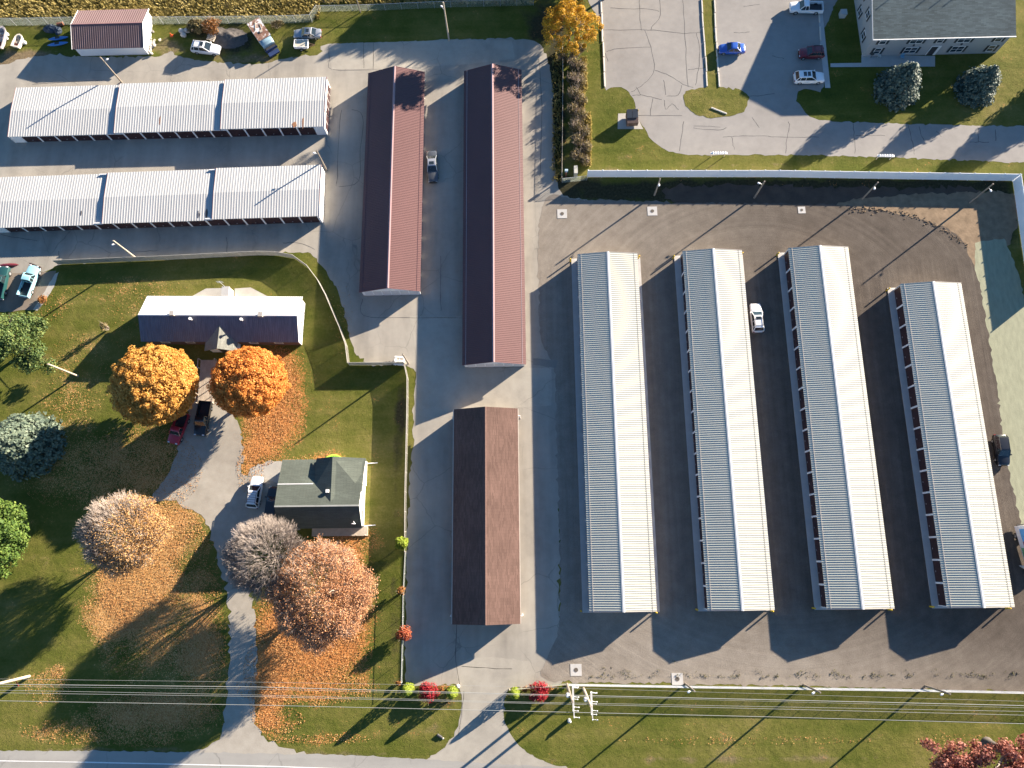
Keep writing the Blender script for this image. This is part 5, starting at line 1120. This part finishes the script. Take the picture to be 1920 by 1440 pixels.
def twig_tree(name, label, px, py, zc, R, rz, m, leaf=None, nleaf=0, size=.22, n1=16, nt=2600, rt=.020, tr=.28, trunk_h=2.0, base=None, side=None, group=None, low=-.18, ecc=1.0, lf_in=.25):
    q = P(px, py, zc) if base is None else Vector(base)
    root = thing(name, label, 'tree', (q.x, q.y, 0), 0, group)
    b = MB(); b.tube([(0,0,0),(0,0,.4),(0,.03,trunk_h),(0,0,zc)], [tr*1.5,tr,tr*.8,tr*.3], 10); b.build('trunk', m, root, smooth=60)
    S = []; hub = np.array([0,0,trunk_h+.6])
    for i in range(n1):                                           # main limbs and forks
        el = math.asin(random.uniform(.15, .98)); az = 2*math.pi*i*.618+random.uniform(-.2,.2)
        e = np.array([math.cos(el)*math.cos(az)*R*.7, math.cos(el)*math.sin(az)*R*.7, zc-rz*.2+math.sin(el)*rz*.75]); s = np.array([0,0,trunk_h+random.uniform(-.3,1.2)])
        mid = s*.5+e*.5+np.array([0,0,.3]); S += [[*s,*mid,tr*.30,tr*.19],[*mid,*e,tr*.19,tr*.07]]
        for k in range(5):
            o = mid+(e-mid)*random.uniform(0,.9); d = (e-s)/np.linalg.norm(e-s)+rng.normal(0,.38,3); S.append([*o,*(o+d*R*random.uniform(.16,.30)),tr*.10,tr*.04])
    S = np.array(S)
    # fine outer twigs, evenly over the whole dome, all growing outward
    d = unit(rng.normal(size=(nt*3, 3))); d = d[d[:, 2] > low][:nt]; n = len(d); lump_ = 1+.10*np.sin(d[:,0]*7+2)*np.sin(d[:,1]*6+1)+rng.normal(0,.04,n)
    tip = d*np.array([R*ecc, R, rz])*lump_[:, None]*rng.uniform(.62,1.,(n,1))**.5+np.array([0,0,zc]); out = unit(tip-hub)
    l = R*rng.uniform(.16,.30,(n,1)); a = tip-out*l+rng.normal(0,.10,(n,3)); tip2 = tip+rng.normal(0,.10,(n,3))
    T = [np.concatenate([a,tip2,np.full((n,1),rt*1.5),np.full((n,1),rt*.5)],1)]
    for f in (.35,.6,.8):
        o = a+(tip2-a)*f; dd = unit(out+rng.normal(0,.5,(n,3))); T.append(np.concatenate([o,o+dd*l*(1.15-f)*.8,np.full((n,1),rt),np.full((n,1),rt*.4)],1))
    limbs('branch', root, np.concatenate([S]+T), m)
    if leaf:
        t = np.concatenate([tip2, T[1][:,3:6], T[2][:,3:6], tip2-out*l*.4])
        if side is not None:
            w = t[:, 0]*side[0]+t[:, 1]*side[1]; w = 1/(1+np.exp(-(w-side[2])/(.2*R))); t = t[rng.random(len(t)) < w]
        i = rng.integers(0, len(t), nleaf); add_leaves('leaf', root, quads(t[i]+rng.normal(0,.22,(nleaf,3)), size, unit(t[i]-hub)*.6, .8), leaf)
    return root
def spruce(name, label, px, py, h, r, leaf, base=None, group=None, droop=.32, per=26, size=.30):
    q = P(px, py, 0) if base is None else Vector(base)
    root = thing(name, label, 'tree', (q.x, q.y, 0), 0, group); b = MB(); b.tube([(0,0,0),(0,0,h*.5),(0,0,h*.97)], [.22,.15,.03], 8); b.build('trunk', M['bark'], root)
    C, N = [], []; z = .5; S = []
    while z < h-.1:
        f = 1-z/h; rr = r*(1-(1-f)**2.1)*1.02+.06; nb = max(5, int(22*f+5)); ph = random.random()*7
        for i in range(nb):
            a = ph+2*math.pi*i/nb+random.uniform(-.12,.12); q_ = rr*random.uniform(.80,1.08); k = max(3, int(per*q_/r)+2)
            t = np.linspace(.25, 1, k); w = rng.normal(0, 1, k)*.16*np.sqrt(t)*q_*.55
            x = math.cos(a)*q_*t-math.sin(a)*w; y = math.sin(a)*q_*t+math.cos(a)*w; zz = z-droop*q_*t*t*.8+.12*q_*np.maximum(t-.8,0)*3+rng.normal(0,.05,k)
            C.append(np.stack([x, y, zz], 1)); N.append(np.stack([np.full(k, math.cos(a)*.55), np.full(k, math.sin(a)*.55), np.full(k, .9)], 1)); S.append([0,0,z,math.cos(a)*q_*.9,math.sin(a)*q_*.9,z-droop*q_*.65,.03,.01])
        z += .26+.22*f
    C = np.concatenate(C); N = np.concatenate(N); lo = np.concatenate([C+rng.normal(0,.09,C.shape), C+rng.normal(0,.12,C.shape)]); 
    add_leaves('needles', root, quads(lo, size, np.concatenate([N, N]), .55, 1.25), leaf); limbs('branch', root, S, M['bark']); return root
def shrub(name, label, px, py, r, h, leaf, n=900, size=.16, twigs=0, group=None, shape='ball', base=None, cat='shrub', bark='bark'):
    q = P(px, py, 0) if base is None else Vector(base); root = thing(name, label, cat, (q.x, q.y, 0), 0, group)
    b = MB(); [b.tube([(0,0,0),(random.uniform(-.3,.3)*r,random.uniform(-.3,.3)*r,h*.55)], [.04,.015], 5) for _ in range(4)]; b.build('stem', M[bark], root)
    d = unit(rng.normal(size=(n, 3))); d[:, 2] = np.abs(d[:, 2])*np.where(rng.random(n) < .85, 1, -.3)
    if shape == 'cone':
        t = rng.random(n)**.8; a = rng.random(n)*2*math.pi; rr = r*np.sqrt(np.maximum(0, 1-t**1.7))*rng.uniform(.85,1.05,n); p = np.stack([np.cos(a)*rr, np.sin(a)*rr, t*h], 1); d = np.stack([np.cos(a), np.sin(a), np.full(n,.5)], 1)
    else:
        nc = 14; cc = unit(rng.normal(size=(nc, 3))); cc[:, 2] = np.abs(cc[:, 2]); cc = cc*np.array([r*.62,r*.62,h*.45])+np.array([0,0,h*.35]); i = rng.integers(0, nc, n)
        p = cc[i]+d*np.array([r*.48,r*.48,h*.26])*rng.uniform(.6,1.05,(n,1)); p[:, 2] = np.maximum(p[:, 2], .05)
    add_leaves('foliage', root, quads(p, size, d, .8), leaf)
    if twigs:
        a = rng.random(twigs)*2*math.pi; rr = r*rng.uniform(.2,1.1,twigs); e = np.stack([np.cos(a)*rr, np.sin(a)*rr, h*rng.uniform(.5,1.15,twigs)], 1); s = e*np.array([.25,.25,.1])
        limbs('twig', root, np.concatenate([s, e, np.full((twigs,1),.025), np.full((twigs,1),.008)], 1), M['bark_grey'])
    return root
LF = lambda nm, st, **k: leafmat(nm, st, **k)
L_or1 = LF('maple_gold', [(.0,(.40,.19,.04)),(.3,(.54,.28,.060)),(.6,(.63,.35,.085)),(1,(.70,.46,.16))], scale=.3, clump=.4, trans=.38)
L_or2 = LF('maple_orange', [(.0,(.42,.14,.03)),(.3,(.60,.235,.05)),(.6,(.70,.31,.075)),(1,(.75,.42,.13))], scale=.3, clump=.4, trans=.38)
L_pink = LF('maple_salmon', [(.0,(.34,.155,.07)),(.4,(.48,.235,.115)),(.75,(.54,.305,.165)),(1,(.58,.38,.23))])
L_tan = LF('maple_tan', [(.0,(.34,.17,.06)),(.4,(.48,.27,.10)),(1,(.60,.38,.17))])
L_yel = LF('yellow_leaves', [(.0,(.28,.14,.015)),(.4,(.50,.28,.022)),(1,(.62,.40,.04))])
L_grn = LF('green_leaves', [(.0,(.030,.065,.014)),(.5,(.085,.145,.028)),(1,(.18,.235,.05))])
L_pine = LF('pine_needles', [(.0,(.030,.060,.022)),(.4,(.080,.130,.040)),(.75,(.155,.195,.055)),(1,(.23,.24,.075))])
L_blue = LF('blue_spruce_needles', [(.0,(.026,.048,.042)),(.5,(.068,.102,.086)),(1,(.155,.19,.145))], trans=.12)
L_blue2 = LF('pale_spruce_needles', [(.0,(.03,.05,.038)),(.5,(.10,.135,.098)),(1,(.205,.24,.165))], trans=.12)
L_red = LF('red_shrub_leaves', [(.0,(.13,.008,.012)),(.5,(.36,.02,.035)),(1,(.50,.06,.06))])
L_rust = LF('rust_shrub_leaves', [(.0,(.16,.06,.02)),(.5,(.32,.14,.04)),(1,(.42,.24,.09))])
L_lime = LF('lime_shrub_leaves', [(.0,(.09,.13,.015)),(.5,(.21,.27,.025)),(1,(.33,.37,.05))])
L_brush = LF('brush_leaves', [(.0,(.045,.040,.018)),(.45,(.13,.11,.045)),(.75,(.26,.19,.075)),(1,(.40,.29,.13))])
L_redtree = LF('red_tree_leaves', [(.0,(.14,.045,.038)),(.5,(.34,.125,.09)),(1,(.50,.26,.20))])

cauliflower('maple_tree', 'dense golden orange round maple left of the boardwalk', 291, 722, 6.2, 6.5, 6.3, 4.9, L_or1, nc=560, per=110, size=.20, cr=(.38,.72), jit=.06)
cauliflower('maple_tree', 'dense bright orange round maple right of the boardwalk', 467, 717, 5.6, 5.75, 5.5, 4.4, L_or2, nc=470, per=110, size=.19, cr=(.36,.68), jit=.06, twigs=90)
twig_tree('maple_tree', 'thinning tan maple with bare twigs on its left side, on the leaf carpet', 232, 1000, 6.0, 5.75, 4.4, M['bark_grey'], L_tan, 15000, .15, n1=22, nt=4200, side=(.85,-.35,.2), ecc=1.10)
twig_tree('bare_tree', 'bare grey twiggy tree at the corner of the grey green roofed house', 500, 1045, 5.8, 5.8, 4.4, mat('twig_grey', (.30,.255,.225), .9, var=.2), n1=24, nt=3300, ecc=1.08)
twig_tree('maple_tree', 'salmon coloured maple with thinning leaves below the grey green roofed house', 603, 1114, 5.8, 7.3, 4.8, M['bark_grey'], L_pink, 46000, .15, n1=24, nt=3600, rt=.018)
spruce('blue_spruce', 'broad blue spruce left of the apartment door walk', 1676, 172, 7.4, 3.75, L_blue, group='blue spruces by the apartments')
spruce('blue_spruce', 'smaller blue spruce right of the broad blue spruce, below the apartment wall', 1825, 171, 6.4, 3.45, L_blue, group='blue spruces by the apartments')
spruce('blue_spruce', 'pale blue spruce at the left edge in the shade of the golden maple', 62, 836, 9.0, 5.2, L_blue2, size=.36)
t_ = cauliflower('deciduous_tree', 'bright green leafy tree cut by the left edge of the photo', -10, 1012, 5.5, 4.6, 5.6, 4.2, L_grn, nc=90, per=150, size=.30)
# pine: loose limbs with gaps between them
q = P(58, 655, 0); root = thing('pine_tree', 'loose limbed green pine at the left edge beside the pale bare pole', 'tree', (q.x, q.y, 0))
trunk_and_limbs(root, 11, .3, 10.5, 4.5, 12, M['bark'], .15)
V = []; S = []
for k in range(85):
    z = random.uniform(1.6, 11.2); a = random.uniform(0, 2*math.pi); rr = 6.2*(1-z/13.5)*random.uniform(.45,1.05); c = np.array([math.cos(a)*rr, math.sin(a)*rr, z]); n = 400
    d = unit(rng.normal(size=(n,3))); p = c+d*np.array([1.5,1.5,.42])*rng.uniform(.2,1.05,(n,1)); V.append(quads(p, .21, d+np.array([0,0,.5]), .8, 1.4)); S.append([0,0,z*.9,*c,.06,.02])
add_leaves('needles', root, np.concatenate(V), L_pine); limbs('branch', root, S, M['bark'])
# yellow tree and the brush row
cauliflower('yellow_tree', 'golden yellow tree at the top of the brush row beside the car park', 1069, 52, 4.2, 4.4, 4.2, 3.4, L_yel, nc=110, per=190, size=.16, cr=(.3,1.05), trunk_r=.18, inner=False, twigs=200, jit=.17)
k = 0
for px, py, r, h in ((1044,112,1.2,1.8),(1066,108,1.4,2.2),(1083,98,1.0,1.8),(1062,128,1.2,2.4),(1080,135,1.4,2.2),(1062,155,1.2,2.2),(1079,162,1.4,2.4),(1066,185,1.5,2.6),(1082,195,1.3,2.0),(1064,214,1.3,2.4),(1082,224,1.3,2.4),(1068,243,1.4,2.6),(1088,255,1.2,2.2),(1072,272,1.4,2.4),(1092,283,1.2,2.0),(1070,298,1.3,2.0),(1090,306,1.0,1.7)):
    wh = 'on the verge side' if px > 1075 else 'on the fence side'
    shrub('brush_shrub', 'tangled brush shrub %s, %s counting down the row' % (wh, ('first','second','third','fourth','fifth','sixth','seventh','eighth','ninth')[k//2]), px+10 if px < 1075 else px+6, py, r*.9, h, L_brush, 420, .20, twigs=190, group='brush row by the car park'); k += 1
# small shrubs and hedges
G = 'arborvitae by the entrance'
shrub('arborvitae', 'tall lime green clipped arborvitae at the end of the bare chain link fence', 767, 1290, .85, 3.3, L_lime, 1700, .15, group=G, shape='cone')
shrub('arborvitae', 'tall lime green clipped arborvitae beside the pale stone post at the drive', 849, 1296, .85, 3.0, L_lime, 1700, .15, group=G, shape='cone')
shrub('arborvitae', 'tall lime green clipped arborvitae just right of the entrance drive', 965, 1298, .75, 2.9, L_lime, 1500, .15, group=G, shape='cone')
shrub('burning_bush', 'crimson round shrub left of the entrance drive between two arborvitae', 805, 1295, 1.55, 1.7, L_red, 2600, .15, twigs=30)
shrub('burning_bush', 'crimson round shrub right of the entrance drive', 1009, 1295, 1.5, 1.7, L_red, 2600, .15, twigs=30)
for px, py, lb, r, lf in ((791,1288,'small rust coloured shrub left of the crimson shrub by the drive',.4,L_rust),(829,1291,'small rust coloured shrub between the crimson shrub and the pale stone post',.4,L_rust),(984,1292,'small rust coloured shrub left of the crimson shrub right of the drive',.45,L_rust),(1030,1290,'small rust coloured shrub right of the crimson shrub right of the drive',.45,L_rust),(1053,1291,'small lime green shrub beside the fence end and utility pole',.55,L_lime),
        (748,1281,'small pale shrub at the lower end of the bare chain link fence',.4,L_rust)): shrub('garden_shrub', lb, px, py, r, .7, lf, 320, .14, group='small shrubs by the entrance')
shrub('garden_shrub', 'bright lime green tree shrub growing through the slatted fence end', 757, 1019, 1.0, 3.4, L_lime, 1500, .26)
shrub('garden_shrub', 'red tinged round shrub on the bare chain link fence', 760, 1186, 1.2, 2.4, LF('red_rust_leaves', [(.0,(.18,.03,.02)),(.5,(.36,.08,.04)),(1,(.45,.2,.08))]), 1500, .16, twigs=20)
shrub('garden_shrub', 'small rusty red shrub on the bare chain link fence above the round one', 756, 1108, .75, 2.0, L_rust, 600, .15, twigs=14)
shrub('garden_shrub', 'rust brown tangled shrub behind the white parked vehicle near the gravel heap', 401, 54, 1.9, 1.7, L_rust, 1500, .20, twigs=140)
shrub('garden_shrub', 'dark bush among the junk beside the pale boulders', 371, 55, 1.7, 1.5, L_brush, 1300, .22, twigs=60)
shrub('garden_shrub', 'grey dry bush in front of the wire fence right of the derelict truck', 522, 49, 1.2, .9, L_brush, 600, .18, twigs=90)
shrub('garden_shrub', 'orange tinted bush beside the old pickup pad at the lawn edge', 83, 563, .8, .9, L_rust, 700, .16)
shrub('sapling', 'thin sapling alone on the lawn between the pine and the white roofed home', 205, 617, .7, 2.6, L_brush, 260, .16, twigs=30, cat='tree')
# red tree at the lower right with its leaning view of the trunk
q = P(1851, 1394, 0); root = thing('red_tree', 'pinkish red leaved tree with a thick grey trunk at the lower right corner', 'tree', (q.x, q.y, 0))
b = MB(); b.tube([(0,0,-.1),(0,0,.3),(.05,0,1.2),(.1,-.1,3.2),(.3,-.3,5.4)], [.95,.72,.58,.5,.4], 12); b.build('trunk', mat('dark_bark', (.10,.085,.075), .95, var=.3, scale=3, bmp=.5), root, smooth=60)
b = MB(); 
for e in ((3.5,-1.5,8),(-3,-3.2,7.6),(-.6,-4.2,8),(2.2,-4,9),(-4.2,-2.0,7)): b.tube([(.15,-.15,3.6),(e[0]*.5,e[1]*.5,5.8),e], [.26,.16,.06], 7)
b.build('limb', M['bark_grey'], root)
V = []
cl = []
for _ in range(130):
    z_ = random.uniform(4.8,8.2); w_ = P(random.uniform(1738,2010), random.uniform(1400,1510)+random.gauss(0,8), z_)-q; cl.append((w_.x, w_.y, z_, 150))
for cx_, cy_, cz_, n in cl:
    d = unit(rng.normal(size=(n,3))); V.append(quads(np.array([cx_,cy_,cz_])+d*rng.uniform(.3,.95,(n,1)), .27, d))
add_leaves('crown', root, np.concatenate(V), L_redtree)
# trees just past the top and right edges; their long shadows lie in the picture
ct = 1/math.tan(R_(SUN_EL)); DX, DY = ct*math.cos(R_(SUN_AZ)), ct*math.sin(R_(SUN_AZ))
for k, (sx, sy, z, r, kind) in enumerate(((712,44,7.5,2.5,0),(768,40,8.5,2.9,0),(832,44,8.5,3.0,0),(892,44,8.5,3.2,0),(950,46,8.0,3.2,0),(1004,50,7.0,3.0,0),(772,166,12,2.2,0),(960,112,6.5,2.8,1),(880,104,7.5,2.6,1))):
    g0 = P(sx, sy, 3.0 if sy > 150 else 0); z0 = z-(3.0 if sy > 150 else 0); bx_, by_ = g0.x+DX*z0, g0.y+DY*z0
    if kind == 0: cauliflower('field_tree', 'autumn tree of the row beyond the top edge, number %s from its left' % ('one','two','three','four','five','six','seven','eight','nine','ten')[k], 0, 0, z, r, r, r*.8, L_yel, nc=60, per=90, size=.32, base=(bx_, by_, 0), inner=k != 6, twigs=60, jit=.34 if k == 6 else .12)
    else: twig_tree('field_tree', 'bare autumn tree of the row beyond the top edge, number %s from its left' % ('one','two','three','four','five','six','seven','eight','nine','ten')[k], 0, 0, z, r*1.25, r, M['bark_grey'], L_brush, 1500, .26, n1=14, nt=1100, base=(bx_, by_, 0))
spruce('blue_spruce', 'dark spruce just past the right edge casting its shadow on the access road', 1985, 170, 9.5, 4.0, L_blue)
# tall dry grass, fallen leaves
def scatter_grass(name, polys, n, h, m, base_n=1):
    C = []
    for (x0, y0, x1, y1), w in polys:
        k = int(n*w); px = rng.uniform(x0, x1, k); py = rng.uniform(y0, y1, k)
        C.append(np.array([[*P(a, b)] for a, b in zip(px, py)]))
    C = np.concatenate(C); k = len(C); s = rng.uniform(.5, 1.2, (k, 1))*h; a = rng.random(k)*2*math.pi; u = np.stack([np.cos(a), np.sin(a), np.zeros(k)], 1)*.07
    tip = C+np.concatenate([rng.normal(-.15, .28, (k, 2))*h, s], 1); tip2 = tip+u*.5
    V = np.stack([C-u*2.2, C+u*2.2, tip2, tip-u*.5], 1).reshape(-1, 3); o = add_leaves(name, None, V, m); o['kind'] = 'stuff'; o['label'] = 'tall dry golden grass along the field edge' if name == 'tall_grass' else 'scattered fallen autumn leaves on the lawn'; o['category'] = 'grass' if name == 'tall_grass' else 'leaves'; return o
scatter_grass('tall_grass', (((-60,-40,600,36),.62),((600,-40,1000,8),.16),((1088,110,1100,170),.03),((1086,170,1096,215),.03),((1094,215,1108,310),.06),((1036,100,1052,340),.02)), 30000, .75, LF('dry_grass', [(.0,(.15,.125,.04)),(.4,(.32,.26,.085)),(.75,(.45,.365,.14)),(1,(.56,.46,.22))], scale=.25, clump=.6))
C = []
for x, y, rx, ry, s in LEAVES:
    if s <= 0: continue
    k = int(rx*ry*s*.85); a = rng.random(k)*2*math.pi; r = np.sqrt(rng.random(k))*1.1
    C += [[*P(x+rx*q*math.cos(t), y+ry*q*math.sin(t), .05)] for t, q in zip(a, r)]
C = np.array(C); C[:, 2] += rng.uniform(0,.06,len(C))
o = add_leaves('fallen_leaves', None, quads(C, .105, np.tile(np.array([[0,0,1.]]), (len(C),1)), .55), LF('fallen_leaf', [(.0,(.20,.085,.03)),(.35,(.35,.16,.055)),(.7,(.45,.24,.09)),(1,(.54,.34,.16))], trans=0, scale=.1, clump=.3))
tag(o, 'scattered fallen autumn leaves on the lawn under the maples', 'leaves', kind='stuff')

# weeds along the lower gravel edge, clods turned up at the edge of the bare dirt
C = []
for _ in range(120):
    c = P(random.uniform(1100,1920), 1279-abs(random.gauss(0,7))*random.random()*1.5, .03)+Vector((0, .7, 0)); k = random.randint(3, 15); C.append(np.array(c)+rng.normal(0,.2,(k,3))*np.array([1,.6,.25])+np.array([0,0,.06]))
o = add_leaves('weeds', None, quads(np.concatenate(C), .10), LF('weed_leaves', [(.0,(.04,.05,.015)),(.5,(.10,.10,.03)),(1,(.19,.14,.06))], trans=0)); tag(o, 'low weeds sprouting along the gravel edge by the lower fence', 'weeds', kind='stuff')
b = MB()
for _ in range(230):
    t = random.random(); x = 1590+t*225; y = 392+70*t**2.6+random.gauss(0,5)*random.random(); q = P(x, y, .03); r = random.uniform(.03,.12); b.ball((q.x, q.y, r*.3), (r*1.6, r, r), n=6, m=4, rough=.25)
tag(b.build('dirt_clods', M['dirt']), 'row of dirt clods pushed up along the bare dirt edge', 'dirt', kind='stuff')
